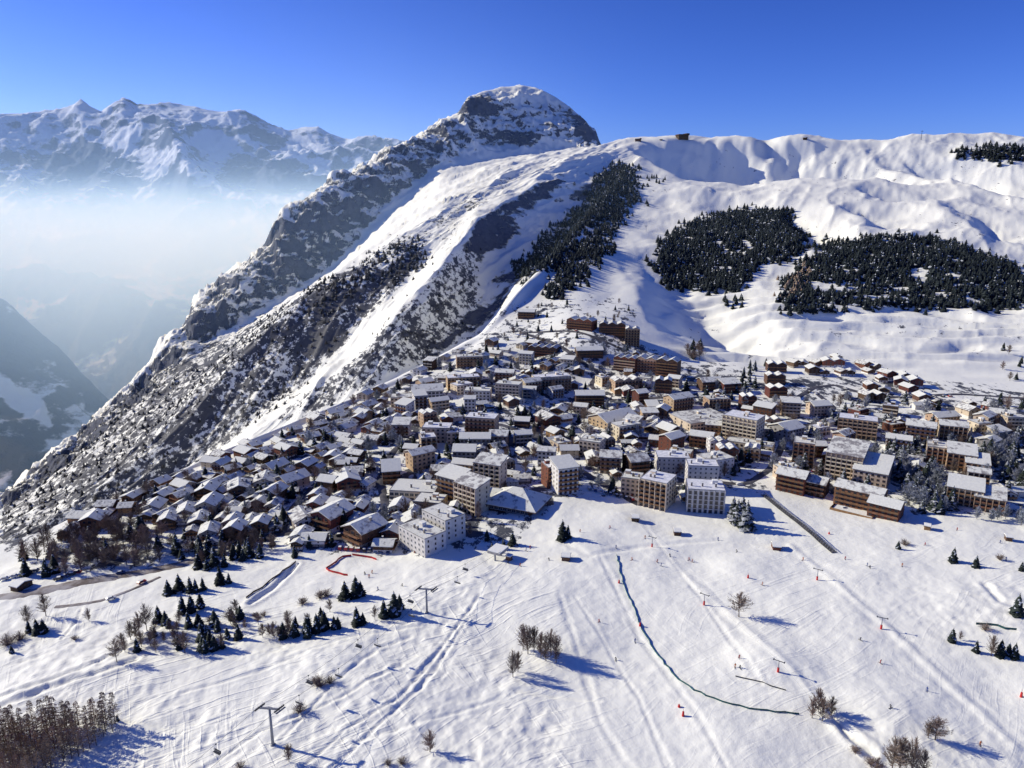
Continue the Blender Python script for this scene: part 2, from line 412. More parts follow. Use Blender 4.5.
def mesh_grid(name, X, Y, Z, attrs, mat):
    nr, nc = X.shape
    me = bpy.data.meshes.new(name)
    co = np.stack([X, Y, Z], -1).reshape(-1, 3).astype(np.float32)
    idx = np.arange(nr * nc).reshape(nr, nc)
    q = np.stack([idx[:-1, :-1], idx[:-1, 1:], idx[1:, 1:], idx[1:, :-1]], -1).reshape(-1, 4)
    me.vertices.add(len(co)); me.vertices.foreach_set('co', co.ravel())
    me.loops.add(q.size); me.loops.foreach_set('vertex_index', q.ravel().astype(np.int32))
    me.polygons.add(len(q)); me.polygons.foreach_set('loop_start', (np.arange(len(q)) * 4).astype(np.int32))
    me.polygons.foreach_set('loop_total', np.full(len(q), 4, np.int32))
    me.update(calc_edges=True)
    me.polygons.foreach_set('use_smooth', np.ones(len(q), bool))
    for k, a in attrs.items():
        at = me.attributes.new(k, 'FLOAT', 'POINT'); at.data.foreach_set('value', a.ravel().astype(np.float32))
    me.materials.append(mat)
    o = bpy.data.objects.new(name, me); COL.objects.link(o)
    return o

# where rock, scrub and ski tracks are; on the flank also painted shade
F3 = [(int(u), float(v)) for u, v in zip(ucols[::12], LV[18][::12]) if 0 <= u <= 470]
F4 = [(int(u), float(v) - 6) for u, v in zip(ucols[::12], LV[19][::12]) if 0 <= u <= 470]
M_rock_shade = region([
    (0.52, [(0, 575), (0, 495), (60, 450), (150, 368), (256, 310), (334, 268), (400, 216), (441, 166), (520, 158), (600, 150), (640, 150), (600, 210), (540, 262), (500, 310), (470, 338), (400, 376), (300, 418), (200, 460), (100, 508)]),  # flank rock, raised beyond the real outcrops to paint its shade
    (0.30, [(287, 313), (350, 268), (445, 202), (502, 170), (574, 154), (640, 146), (600, 160), (530, 186), (475, 220), (447, 256), (400, 306), (350, 362), (256, 430), (250, 425), (340, 352), (390, 298), (430, 240)]),
    (0.70, F3 + F4[::-1]),
    (0.63, [(440, 172), (462, 104), (500, 82), (560, 92), (606, 148), (560, 150), (500, 160)]),
    (0.28, [(490, 84), (522, 80), (566, 100), (548, 104), (515, 96), (496, 98)]),
    (0.25, [(455, 158), (500, 146), (560, 142), (575, 148), (500, 162)]),
    (1.0, [(462, 112), (466, 98), (482, 94), (499, 108), (490, 112)]),
    (0.95, [(486, 132), (520, 133), (542, 142), (536, 147), (500, 142)]),
    (0.85, [(566, 108), (582, 116), (602, 144), (580, 146), (575, 128)]),
    (0.8, [(472, 224), (500, 205), (530, 187), (574, 164), (560, 186), (535, 208), (512, 240), (492, 252), (478, 262), (470, 245)]),
    (0.8, [(392, 400), (430, 358), (470, 310), (505, 270), (535, 255), (520, 288), (482, 332), (450, 350), (420, 372)]),
    (0.95, [(453, 212), (468, 202), (492, 194), (486, 204), (470, 212)]),
    (0.75, [(556, 210), (590, 178), (618, 158), (628, 160), (610, 188), (575, 215)]),
    (0.95, [(955, 149), (985, 146), (1030, 150), (1030, 162), (985, 162), (962, 158)]),
    (0.45, [(855, 196), (900, 190), (945, 194), (930, 206), (870, 208)]),
], 3)
M_scrub_shade = region([
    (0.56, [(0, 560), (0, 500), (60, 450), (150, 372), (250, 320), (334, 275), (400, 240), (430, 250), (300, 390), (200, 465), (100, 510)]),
    (0.52, [(256, 430), (350, 362), (447, 258), (480, 235), (480, 330), (400, 376), (300, 420)]),  # bushes, thickened so the sunlit snow here reads as shaded
    (0.8, [(298, 310), (312, 292), (350, 274), (400, 240), (425, 238), (420, 262), (395, 285), (365, 288), (330, 318)]),
    (0.9, [(300, 338), (330, 322), (345, 338), (330, 356), (308, 352)]),
    (0.42, [(330, 292), (380, 252), (447, 206), (520, 168), (520, 178), (440, 235), (370, 280)]),
    (0.3, [(420, 262), (447, 252), (475, 224), (470, 215), (440, 232)]),
    (0.35, [(500, 300), (560, 285), (640, 300), (640, 345), (560, 350), (450, 370), (460, 345)]),
    (0.45, [(0, 575), (60, 540), (130, 505), (300, 430), (470, 345), (500, 325), (640, 345), (770, 372), (1030, 385), (1030, 520), (900, 520), (800, 490), (640, 505), (560, 500), (520, 545), (400, 560), (270, 550), (120, 575)]),
    (0.17, [(640, 150), (760, 146), (1030, 160), (1030, 270), (960, 240), (820, 235), (700, 200), (640, 200)]),
    (0.2, [(650, 330), (760, 320), (900, 310), (1030, 310), (1030, 380), (900, 350), (760, 362)]),
], 5)
M_track = region([
    (1.0, [(0, 600), (200, 590), (420, 560), (560, 560), (600, 600), (560, 700), (600, 790), (0, 790)]),
    (0.25, [(560, 560), (1030, 540), (1030, 790), (600, 790), (560, 700)]),
], 14)
rock = sample(M_rock_shade, FU, FV) * sstep(7, 9, RI)
scrub = sample(M_scrub_shade, FU, FV)
track = sample(M_track, FU, FV)
# steep ground sheds its snow
gz = np.gradient(Zt, axis=1) / (np.hypot(np.gradient(X, axis=1), np.gradient(Y, axis=1)) + 1e-6)
rock = np.clip(rock + cliff * 0.25 * sstep(0.5, 1.3, np.abs(gz)), 0, 1)

def terrain_material():
    s = NT('snowfield')
    co = s.coord()
    r = s.attr('rock'); sc = s.attr('scrub'); tr = s.attr('track')
    n1 = s.noise(0.014, 10, 0.72, s.mapping(co, (1.0, 1.0, 2.2)), 0.6)
    n2 = s.noise(0.06, 6, 0.6, co)
    n5 = s.noise(0.035, 7, 0.62, s.mapping(co, (0.16, 1.0, 1.0), (0, 0, -1.06)), 0.4)
    nmix = s.math('ADD', s.math('ADD', s.math('MULTIPLY', n1, 0.42), s.math('MULTIPLY', n5, 0.36)), s.math('MULTIPLY', n2, 0.22))
    thr = s.math('SUBTRACT', 1.0, r)
    geo = s.t.nodes.new('ShaderNodeNewGeometry')
    sep = s.t.nodes.new('ShaderNodeSeparateXYZ'); s.t.links.new(geo.outputs['Normal'], sep.inputs[0])
    steep = s.math('MULTIPLY', s.math('SUBTRACT', 0.66, sep.outputs[2]), 0.20)
    diff = s.math('ADD', s.math('SUBTRACT', nmix, s.math('ADD', s.math('MULTIPLY', thr, 0.52), 0.33)), steep)
    fr = s.mapr(diff, -0.018, 0.03)
    fr = s.math('MULTIPLY', fr, s.mapr(r, 0.02, 0.12))
    # scrub: speckles of bush and bare earth
    n3 = s.noise(0.11, 7, 0.72, s.mapping(co, (1.0, 0.7, 1.0)))
    n4 = s.noise(0.018, 4, 0.55, co)
    ns = s.math('ADD', s.math('MULTIPLY', n3, 0.7), s.math('MULTIPLY', n4, 0.3))
    thr2 = s.math('ADD', s.math('MULTIPLY', s.math('SUBTRACT', 1.0, sc), 0.36), 0.31)
    fs = s.mapr(s.math('SUBTRACT', ns, thr2), -0.01, 0.03)
    fs = s.math('MULTIPLY', fs, s.mapr(sc, 0.02, 0.15))
    snow = s.mix(s.noise(0.035, 5, 0.6, co), (0.895, 0.905, 0.82), (0.945, 0.945, 0.84))
    # wear of the pistes: faint grey where skis have scraped
    st = s.noise(0.12, 5, 0.6, s.mapping(co, (0.2, 1.0, 1.0), (0, 0, -0.5)), 1.0)
    snow = s.mix(s.math('MULTIPLY', s.mapr(st, 0.5, 0.75), s.math('MULTIPLY', tr, 0.22)), snow, (0.60, 0.62, 0.68))
    rockc = s.mix(s.noise(0.05, 6, 0.65, co), (0.045, 0.06, 0.105), (0.18, 0.20, 0.26))
    bush = s.mix(s.noise(0.09, 5, 0.6, co), (0.035, 0.042, 0.06), (0.11, 0.115, 0.13))
    c = s.mix(fs, snow, bush)
    c = s.mix(fr, c, rockc)
    # bumps: wind crust, ski tracks in two directions, rock
    b1 = s.noise(0.25, 6, 0.6, co)
    wn = s.t.nodes.new('ShaderNodeTexNoise'); wn.inputs['Scale'].default_value = 0.011; wn.inputs['Detail'].default_value = 2; s.t.links.new(co, wn.inputs['Vector'])
    vm = s.t.nodes.new('ShaderNodeVectorMath'); vm.operation = 'MULTIPLY_ADD'; s.t.links.new(wn.outputs['Color'], vm.inputs[0]); vm.inputs[1].default_value = (26, 26, 0); s.t.links.new(co, vm.inputs[2])
    cw = vm.outputs[0]
    t1 = s.mapr(s.noise(0.40, 3, 0.5, s.mapping(cw, (0.05, 1.0, 1.0), (0, 0, -0.52)), 0.9), 0.5, 0.72)
    t2 = s.mapr(s.noise(0.30, 3, 0.5, s.mapping(cw, (0.06, 1.0, 1.0), (0, 0, 1.15)), 1.2), 0.52, 0.75)
    t3 = s.mapr(s.noise(0.5, 2, 0.5, s.mapping(cw, (0.04, 1.0, 1.0), (0, 0, -0.85)), 1.4), 0.55, 0.75)
    g1 = s.mapr(s.noise(0.013, 3, 0.5, co), 0.42, 0.60); g2 = s.mapr(s.noise(0.017, 3, 0.5, s.mapping(co, (1, 1, 1), (0, 0, 2.0))), 0.45, 0.60)
    tt = s.math('ADD', s.math('ADD', s.math('MULTIPLY', t1, g1), s.math('MULTIPLY', t2, s.math('MULTIPLY', g2, 0.55))), s.math('MULTIPLY', t3, s.math('MULTIPLY', s.math('SUBTRACT', 1.0, g1), 0.5)))
    tt = s.math('MULTIPLY', tt, s.math('ADD', s.math('MULTIPLY', tr, 0.4), 0.05))
    hgt = s.math('ADD', s.math('MULTIPLY', b1, 0.6), s.math('MULTIPLY', tt, 1.1))
    nrm = s.bump(hgt, 0.55, 1.0)
    rb = s.math('MULTIPLY', s.noise(0.03, 10, 0.72, co), fr)
    nrm = s.bump(rb, 1.0, 22.0, nrm)
    nrm = s.bump(s.math('MULTIPLY', fs, -1.0), 0.3, 1.0, nrm)
    s.bsdf(c, 0.7, 0.25, nrm)
    return s.m
MAT_TERRAIN = terrain_material()
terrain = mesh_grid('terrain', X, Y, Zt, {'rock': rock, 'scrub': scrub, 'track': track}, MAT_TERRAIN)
tag(terrain, kind='structure')

# ------------------------------------------------------------------ far mountains
def loft(name, lines, u0, u1, du, per, relief, mat, extra=None):
    uc = np.arange(u0, u1, du)
    V_ = np.array([np.interp(uc, l[:, 0], l[:, 1]) for l in lines]); D_ = np.array([np.interp(uc, l[:, 0], l[:, 2]) for l in lines])
    D_ = smooth_rows(D_, 8)
    rws = [per] * (len(lines) - 1)
    V2, ix = pchip(V_, rws); D2, _ = pchip(D_, rws)
    U2 = np.broadcast_to(uc, V2.shape)
    x, y, z = unproj(U2, V2, D2)
    z = z + relief(x, y, np.broadcast_to(ix[:, None], V2.shape))
    fu, fv, _ = proj(x, y, z)
    at = extra(fu, fv) if extra else {}
    o = mesh_grid(name, x, y, z, at, mat)
    tag(o, kind='structure')
    return o

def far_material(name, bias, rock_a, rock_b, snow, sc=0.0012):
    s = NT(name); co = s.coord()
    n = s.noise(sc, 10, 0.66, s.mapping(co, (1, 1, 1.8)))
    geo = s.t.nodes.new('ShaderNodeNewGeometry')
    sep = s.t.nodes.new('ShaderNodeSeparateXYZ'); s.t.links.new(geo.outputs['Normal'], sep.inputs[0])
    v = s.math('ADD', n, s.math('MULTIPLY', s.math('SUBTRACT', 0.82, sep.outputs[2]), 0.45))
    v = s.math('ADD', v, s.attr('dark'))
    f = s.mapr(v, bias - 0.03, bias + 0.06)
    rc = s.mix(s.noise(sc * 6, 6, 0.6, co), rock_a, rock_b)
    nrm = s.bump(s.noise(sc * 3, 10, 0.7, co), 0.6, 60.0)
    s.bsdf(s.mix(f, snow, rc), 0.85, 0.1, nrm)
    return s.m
mat_far = far_material('far_rock_and_snow', 0.53, (0.03, 0.06, 0.14), (0.09, 0.13, 0.24), (0.58, 0.66, 0.80))  # blue of the distant air is put into the rock and snow colours
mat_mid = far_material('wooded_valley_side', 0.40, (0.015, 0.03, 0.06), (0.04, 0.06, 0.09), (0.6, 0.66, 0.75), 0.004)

fl = [line([(-900, 620, 3600), (600, 620, 3600)]), line([(-900, 420, 4300), (0, 420, 4300), (200, 440, 4300), (600, 440, 4300)]),
      line([(-900, 320, 5200), (600, 320, 5200)]), line([(-900, 255, 6200), (600, 255, 6200)]),
      line([(-900, 205, 7000), (0, 200, 7000), (250, 195, 7000), (330, 190, 7000), (600, 200, 7000)]),
      line([(-900, 165, 7800), (0, 160, 7800), (250, 155, 7800), (330, 163, 7800), (600, 190, 7800)]),
      line([(-900, 150, 9000), (-300, 140, 9000), (-60, 130, 9000), (0, 123, 9000), (40, 118, 9000), (62, 113, 9000), (82, 104, 9000), (102, 113, 9000), (123, 98, 9000), (138, 107, 9000), (160, 104, 9000), (190, 107, 9000), (213, 113, 9000), (240, 109, 9000), (262, 122, 9000), (288, 131, 9000), (318, 127, 9000), (345, 142, 9000), (370, 139, 9000), (388, 146, 9000), (410, 156, 9000), (600, 190, 9000)]),
      line([(-900, 230, 11000), (600, 260, 11000)])]
def rel_far(x, y, ix):
    w = 1 - 0.75 * sstep(5.6, 6.0, ix) * (1 - sstep(6.0, 6.3, ix))
    return (1 - 0.93 * np.exp(-((ix - 6.0) / .28) ** 2)) * 560 * (ridged(x / 1700, y / 1700, 7, 71, 0.55) - 0.45) + 70 * (ridged(x / 420, y / 420, 5, 76, .55) - .4)
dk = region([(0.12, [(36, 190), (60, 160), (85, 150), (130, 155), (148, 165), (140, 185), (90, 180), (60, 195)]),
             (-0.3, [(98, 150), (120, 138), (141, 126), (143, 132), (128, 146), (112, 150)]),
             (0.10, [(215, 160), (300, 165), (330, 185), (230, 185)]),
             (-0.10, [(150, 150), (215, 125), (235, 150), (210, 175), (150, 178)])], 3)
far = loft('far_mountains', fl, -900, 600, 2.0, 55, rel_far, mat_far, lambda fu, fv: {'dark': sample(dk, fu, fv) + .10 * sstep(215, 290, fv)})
ml = [line([(-900, 900, 1900), (400, 900, 1900)]), line([(-900, 560, 2500), (0, 560, 2500), (200, 560, 2500), (400, 560, 2500)]),
      line([(-900, 300, 3000), (-200, 380, 3000), (0, 420, 3000), (60, 440, 3000), (150, 470, 3000), (400, 600, 3000)]),
      line([(-900, 100, 3600), (-300, 200, 3600), (-100, 262, 3600), (0, 308, 3600), (30, 332, 3600), (60, 356, 3600), (90, 382, 3600), (110, 402, 3600), (130, 425, 3600), (170, 460, 3600), (400, 600, 3600)]),
      line([(-900, 300, 4300), (0, 460, 4300), (400, 700, 4300)])]
dm = region([(-0.35, [(0, 378), (30, 392), (56, 418), (50, 426), (20, 408), (0, 400)])], 3)
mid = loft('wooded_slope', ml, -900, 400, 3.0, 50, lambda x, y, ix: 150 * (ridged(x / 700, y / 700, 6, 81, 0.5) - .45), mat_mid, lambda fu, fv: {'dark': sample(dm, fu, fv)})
# valley floor, one sheet to the horizon
s = NT('valley_floor'); s.bsdf(s.mix(s.noise(0.002, 8, 0.6, s.coord()), (0.05, 0.07, 0.09), (0.5, 0.55, 0.6)), 0.9, 0.1)
me = bpy.data.meshes.new('ground'); R = 60000
me.from_pydata([(-R, -R, -1250), (R, -R, -1250), (R, R, -1250), (-R, R, -1250)], [], [(0, 1, 2, 3)]); me.materials.append(s.m)
g = bpy.data.objects.new('ground', me); COL.objects.link(g); tag(g, kind='structure')

# ------------------------------------------------------------------ haze lying in the valley
def haze():
    s = NT('valley_haze')
    geo = s.t.nodes.new('ShaderNodeNewGeometry')
    sep = s.t.nodes.new('ShaderNodeSeparateXYZ'); s.t.links.new(geo.outputs['Position'], sep.inputs[0])
    x, y, z = sep.outputs
    top = s.math('MULTIPLY', s.mapr(z, HZ['z0'], HZ['z1'], 1.0, 0.0), s.mapr(z, -700, 50, 0.30, 1.0))
    thin = s.math('MULTIPLY', s.mapr(z, 100.0, 1500.0, 1.0, 0.0), HZ['thin'])
    d = s.math('ADD', s.math('MULTIPLY', top, HZ['thick']), thin)
    d = s.math('MULTIPLY', d, s.mapr(y, HZ['y0'], HZ['y1'], 0.0, 1.0))
    d = s.math('MULTIPLY', d, s.mapr(x, -600, 900, 1.0, 0.0))
    ns = s.noise(0.0009, 3, 0.5, geo.outputs['Position'])
    d = s.math('MULTIPLY', d, s.mapr(ns, 0.3, 0.7, 0.6, 1.3))
    v = s.t.nodes.new('ShaderNodeVolumeScatter')
    v.inputs['Color'].default_value = (0.44, 0.69, 1.0, 1)
    v.inputs['Anisotropy'].default_value = 0.0
    s.t.links.new(d, v.inputs['Density'])
    e = s.t.nodes.new('ShaderNodeEmission'); e.inputs[0].default_value = (0.44, 0.62, 0.82, 1)  # added emission in place of repeated scattering, dimmer toward the valley floor
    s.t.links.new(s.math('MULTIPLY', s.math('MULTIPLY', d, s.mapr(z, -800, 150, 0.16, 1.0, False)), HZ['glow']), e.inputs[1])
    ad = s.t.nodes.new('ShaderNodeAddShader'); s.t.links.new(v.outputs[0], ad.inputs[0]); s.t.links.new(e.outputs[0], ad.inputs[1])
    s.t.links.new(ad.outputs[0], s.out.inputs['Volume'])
    try: s.m.cycles.volume_step_rate = HZ['step']
    except Exception: pass
    x0, x1, y0, y1, z0, z1 = -9000, 1000, 950, 10500, -1240, 1500
    me = bpy.data.meshes.new('valley_haze')
    me.from_pydata([(x0, y0, z0), (x1, y0, z0), (x1, y1, z0), (x0, y1, z0), (x0, y0, z1), (x1, y0, z1), (x1, y1, z1), (x0, y1, z1)], [],
                   [(0, 3, 2, 1), (4, 5, 6, 7), (0, 1, 5, 4), (1, 2, 6, 5), (2, 3, 7, 6), (3, 0, 4, 7)])
    me.materials.append(s.m)
    o = bpy.data.objects.new('valley_haze', me); COL.objects.link(o)
    tag(o, kind='stuff')
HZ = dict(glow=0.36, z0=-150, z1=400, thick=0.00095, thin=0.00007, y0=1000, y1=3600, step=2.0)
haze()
# ------------------------------------------------------------------ putting things on the land
bpy.context.view_layer.update()
_dg = bpy.context.evaluated_depsgraph_get()
BVH = BVHTree.FromObject(terrain, _dg)
CAMP = Vector((0, 0, CZ))
def at(u, v):
    """the land seen at a point of the photograph"""
    p = Vector(unproj(u, v, 100.0)) - CAMP
    h = BVH.ray_cast(CAMP, p.normalized(), 20000)
    return h[0]
def ground(x, y):
    h = BVH.ray_cast(Vector((x, y, 3000)), Vector((0, 0, -1)), 6000)
    return h[0].z if h[0] is not None else 0.0
def depth(p):
    return p.y * CP - (p.z - CZ) * SP
def visible(p):
    d = p - CAMP
    h = BVH.ray_cast(CAMP, d.normalized(), d.length - 6.0)
    return h[0] is None
def in_poly(u, v, poly):
    c = False; n = len(poly)
    for i in range(n):
        x1, y1 = poly[i]; x2, y2 = poly[(i + 1) % n]
        if (y1 > v) != (y2 > v) and u < x1 + (v - y1) * (x2 - x1) / (y2 - y1): c = not c
    return c

class MB:
    def __init__(s): s.v = []; s.f = []; s.mi = []
    def face(s, pts, mi=0):
        b = len(s.v); s.v += [tuple(p) for p in pts]; s.f.append(tuple(range(b, b + len(pts)))); s.mi.append(mi)
    def box(s, cx, cy, z0, sx, sy, h, mi=0, rz=0.0):
        c, q = math.cos(rz), math.sin(rz); b = len(s.v)
        for z in (z0, z0 + h):
            for dx, dy in ((-1, -1), (1, -1), (1, 1), (-1, 1)):
                x, y = dx * sx / 2, dy * sy / 2
                s.v.append((cx + x * c - y * q, cy + x * q + y * c, z))
        for f in ((0, 3, 2, 1), (4, 5, 6, 7), (0, 1, 5, 4), (1, 2, 6, 5), (2, 3, 7, 6), (3, 0, 4, 7)):
            s.f.append(tuple(b + i for i in f)); s.mi.append(mi)
    def hexa(s, bot, top, mi=0):
        b = len(s.v); s.v += [tuple(p) for p in bot] + [tuple(p) for p in top]; n = len(bot)
        s.f.append(tuple(b + i for i in reversed(range(n)))); s.mi.append(mi)
        s.f.append(tuple(b + n + i for i in range(n))); s.mi.append(mi)
        for i in range(n):
            j = (i + 1) % n
            s.f.append((b + i, b + j, b + n + j, b + n + i)); s.mi.append(mi)
    def tube(s, p0, p1, r0, r1, n=6, mi=0, caps=True):
        p0, p1 = Vector(p0), Vector(p1); d = (p1 - p0)
        if d.length < 1e-6: return
        q = d.to_track_quat('Z', 'Y'); b = len(s.v)
        for p, r in ((p0, r0), (p1, r1)):
            for i in range(n):
                a = 2 * math.pi * i / n
                s.v.append(tuple(p + q @ Vector((math.cos(a) * r, math.sin(a) * r, 0))))
        for i in range(n):
            j = (i + 1) % n
            s.f.append((b + i, b + j, b + n + j, b + n + i)); s.mi.append(mi)
        if caps and n > 2:
            s.f.append(tuple(b + i for i in reversed(range(n)))); s.mi.append(mi)
            s.f.append(tuple(b + n + i for i in range(n))); s.mi.append(mi)
    def poly(s, pts, r, n=5, mi=0):
        for a, b in zip(pts[:-1], pts[1:]): s.tube(a, b, r, r, n, mi)
    def mesh(s, name, mats, smooth=False):
        me = bpy.data.meshes.new(name); me.from_pydata(s.v, [], s.f)
        for m in (mats if isinstance(mats, (list, tuple)) else [mats]): me.materials.append(m)
        me.polygons.foreach_set('material_index', s.mi)
        if smooth: me.polygons.foreach_set('use_smooth', [True] * len(s.f))
        me.update(); return me
    def build(s, name, mats, parent=None, smooth=False):
        return ob(name, s.mesh(name, mats, smooth), parent)
def ob(name, me, parent=None, loc=None, rz=None, sc=None):
    o = bpy.data.objects.new(name, me); COL.objects.link(o)
    if parent is not None: o.parent = parent
    if loc is not None: o.location = loc
    if rz is not None: o.rotation_euler = (0, 0, rz)
    if sc is not None: o.scale = sc if isinstance(sc, tuple) else (sc, sc, sc)
    return o
def empty(name, loc, rz=0.0, sc=1.0):
    o = bpy.data.objects.new(name, None); COL.objects.link(o); o.empty_display_size = 1
    o.location = loc; o.rotation_euler = (0, 0, rz); o.scale = sc if isinstance(sc, tuple) else (sc, sc, sc)
    return o

# ------------------------------------------------------------------ materials
def simple(name, a, b=None, scale=1.0, rough=0.8, spec=0.3, bump=0.0, perobj=0.0, **kw):
    s = NT(name); co = s.coord()
    c = a
    if b is not None: c = s.mix(s.mapr(s.noise(scale, 4, 0.6, co), 0.35, 0.65), a, b)
    if perobj:
        oi = s.t.nodes.new('ShaderNodeObjectInfo')
        h = s.t.nodes.new('ShaderNodeHueSaturation')
        if isinstance(c, tuple): h.inputs['Color'].default_value = c + (1,)
        else: s.t.links.new(c, h.inputs['Color'])
        s.t.links.new(s.mapr(oi.outputs['Random'], 0, 1, 1 - perobj, 1 + perobj, False), h.inputs['Value'])
        s.t.links.new(s.mapr(s.math('FRACT', s.math('MULTIPLY', oi.outputs['Random'], 7.3)), 0, 1, 0.485, 0.515, False), h.inputs['Hue'])
        c = h.outputs[0]
    nrm = s.bump(s.noise(scale * 3, 4, 0.6, co), bump, 0.3) if bump else None
    s.bsdf(c, rough, spec, nrm, **kw)
    return s.m
M = {}
M['snow'] = simple('snow', (0.84, 0.86, 0.80), (0.90, 0.90, 0.82), 0.5, 0.7, 0.25, 0.4)
M['oldsnow'] = simple('old_snow', (0.62, 0.64, 0.68), (0.85, 0.86, 0.88), 0.4, 0.75, 0.2, 0.5)
M['wood'] = simple('dark_wood', (0.055, 0.032, 0.022), (0.12, 0.07, 0.045), 0.8, 0.75, 0.2, 0, 0.45)
M['wood2'] = simple('honey_wood', (0.20, 0.11, 0.055), (0.30, 0.17, 0.09), 0.8, 0.7, 0.2, 0, 0.25)
M['woodr'] = simple('red_brown_wood', (0.12, 0.045, 0.03), (0.18, 0.07, 0.045), 0.8, 0.7, 0.2, 0, 0.3)
M['plaster'] = simple('white_plaster', (0.55, 0.53, 0.49), (0.68, 0.66, 0.62), 0.3, 0.85, 0.2, 0, 0.12)
M['cream'] = simple('cream_render', (0.58, 0.49, 0.35), (0.68, 0.59, 0.44), 0.3, 0.85, 0.2, 0, 0.12)
M['beige'] = simple('beige_render', (0.44, 0.36, 0.26), (0.54, 0.45, 0.34), 0.3, 0.85, 0.2, 0, 0.15)
M['tan'] = simple('tan_render', (0.40, 0.28, 0.18), (0.50, 0.36, 0.24), 0.3, 0.85, 0.2, 0, 0.15)
M['grey'] = simple('grey_concrete', (0.22, 0.22, 0.22), (0.32, 0.31, 0.30), 0.3, 0.85, 0.2, 0, 0.15)
M['stone'] = simple('stone_wall', (0.16, 0.14, 0.12), (0.30, 0.27, 0.24), 1.2, 0.85, 0.2, 0, 0.2)
s = NT('roof_snow'); co_ = s.coord(); oi_ = s.t.nodes.new('ShaderNodeObjectInfo')
nz_ = s.math('ADD', s.noise(0.22, 6, 0.65, co_), s.math('MULTIPLY', s.math('SUBTRACT', oi_.outputs['Random'], 0.5), 0.24))
s.bsdf(s.mix(s.mapr(nz_, 0.55, 0.69), s.mix(s.noise(0.6, 4, 0.6, co_), (0.62, 0.63, 0.59), (0.85, 0.86, 0.77)), (0.28, 0.27, 0.27)), 0.75, 0.2, s.bump(s.noise(0.8, 5, 0.6, co_), 0.5, 0.5))
M['roofsnow'] = s.m
M['glass'] = simple('window_glass', (0.02, 0.025, 0.035), (0.05, 0.06, 0.08), 0.6, 0.12, 0.6)
M['frame'] = simple('window_frame', (0.18, 0.12, 0.08), None)
M['frame_w'] = simple('white_frame', (0.6, 0.6, 0.58), None)
M['rail'] = simple('balcony_wood', (0.16, 0.085, 0.045), (0.24, 0.13, 0.07), 0.7, 0.7, 0.2, 0, 0.25)
M['metal'] = simple('galvanised_steel', (0.20, 0.21, 0.23), (0.30, 0.31, 0.33), 2, 0.45, 0.5)
M['darkmetal'] = simple('dark_steel', (0.03, 0.035, 0.045), None, 1, 0.5, 0.5)
M['red'] = simple('red_padding', (0.55, 0.03, 0.03), (0.45, 0.03, 0.03), 1, 0.7)
M['greennet'] = simple('green_net', (0.015, 0.07, 0.075), (0.03, 0.11, 0.11), 1, 0.8)
M['asphalt'] = simple('wet_asphalt', (0.045, 0.045, 0.05), (0.12, 0.115, 0.12), 0.15, 0.6, 0.4)
M['slush'] = simple('brown_slush_road', (0.15, 0.12, 0.10), (0.42, 0.40, 0.39), 0.12, 0.7, 0.3)
M['needle'] = simple('conifer_needles', (0.014, 0.022, 0.020), (0.04, 0.052, 0.042), 0.7, 0.8, 0.2, 0, 0.3)
M['needle_far'] = simple('bluish_conifer_needles', (0.010, 0.017, 0.022), (0.035, 0.046, 0.046), 0.09, 0.8, 0.2)  # slightly darker, bluer needles for the distant woods
M['snowneedle'] = simple('snowy_needles', (0.35, 0.39, 0.44), (0.62, 0.66, 0.72), 1.0, 0.8, 0.2)
M['frost'] = simple('frosted_branches', (0.16, 0.18, 0.20), (0.50, 0.52, 0.56), 0.9, 0.8, 0.2, 0, 0.2)
M['bark'] = simple('bark', (0.07, 0.05, 0.04), (0.13, 0.10, 0.08), 2, 0.85)
M['twig'] = simple('bare_twigs', (0.15, 0.11, 0.09), (0.28, 0.215, 0.18), 0.5, 0.85, 0.2, 0, 0.25)
M['larch'] = simple('larch_twigs', (0.21, 0.15, 0.11), (0.38, 0.28, 0.21), 0.4, 0.85, 0.2, 0, 0.25)

# ------------------------------------------------------------------ trees
def conifer_meshes(seed, h=12.0, snow=0.25, wide=0.19):
    r = random.Random(seed); m = MB(); t = MB()
    t.tube((0, 0, -0.6), (0, 0, h * 0.93), h * 0.018, 0.03, 5)
    n = 15; z = h * 0.07
    for k in range(n):
        f = k / (n - 1); zz = h * 0.08 + (h * 0.90) * f ** 0.92
        rad = h * wide * (1 - f) ** 0.8 * (0.82 + 0.36 * r.random()) + 0.12
        nb = int(7 + 7 * (1 - f)); a0 = r.random() * 6.28
        for i in range(nb):
            a = a0 + 6.283 * i / nb + r.uniform(-.25, .25); rr = rad * r.uniform(0.7, 1.18)
            w = rr * 0.34 + 0.12; dz = rr * r.uniform(0.32, 0.6)
            ca, sa = math.cos(a), math.sin(a)
            top = zz + h * 0.035
            mi = 1 if r.random() < snow else 0
            tip = (ca * rr, sa * rr, zz - dz)
            l = (ca * rr * .55 - sa * w, sa * rr * .55 + ca * w, zz - dz * .62)
            g = (ca * rr * .55 + sa * w, sa * rr * .55 - ca * w, zz - dz * .62)
            m.face([(0, 0, top), l, tip], mi); m.face([(0, 0, top), tip, g], mi)
            m.face([(0, 0, zz - .3), g, (ca * rr * .8, sa * rr * .8, zz - dz * 1.5), l], 0)
    m.face([(-.12, 0, h * .92), (.12, 0, h * .92), (0, 0, h)], 0); m.face([(0, -.12, h * .92), (0, .12, h * .92), (0, 0, h)], 0)
    return m, t
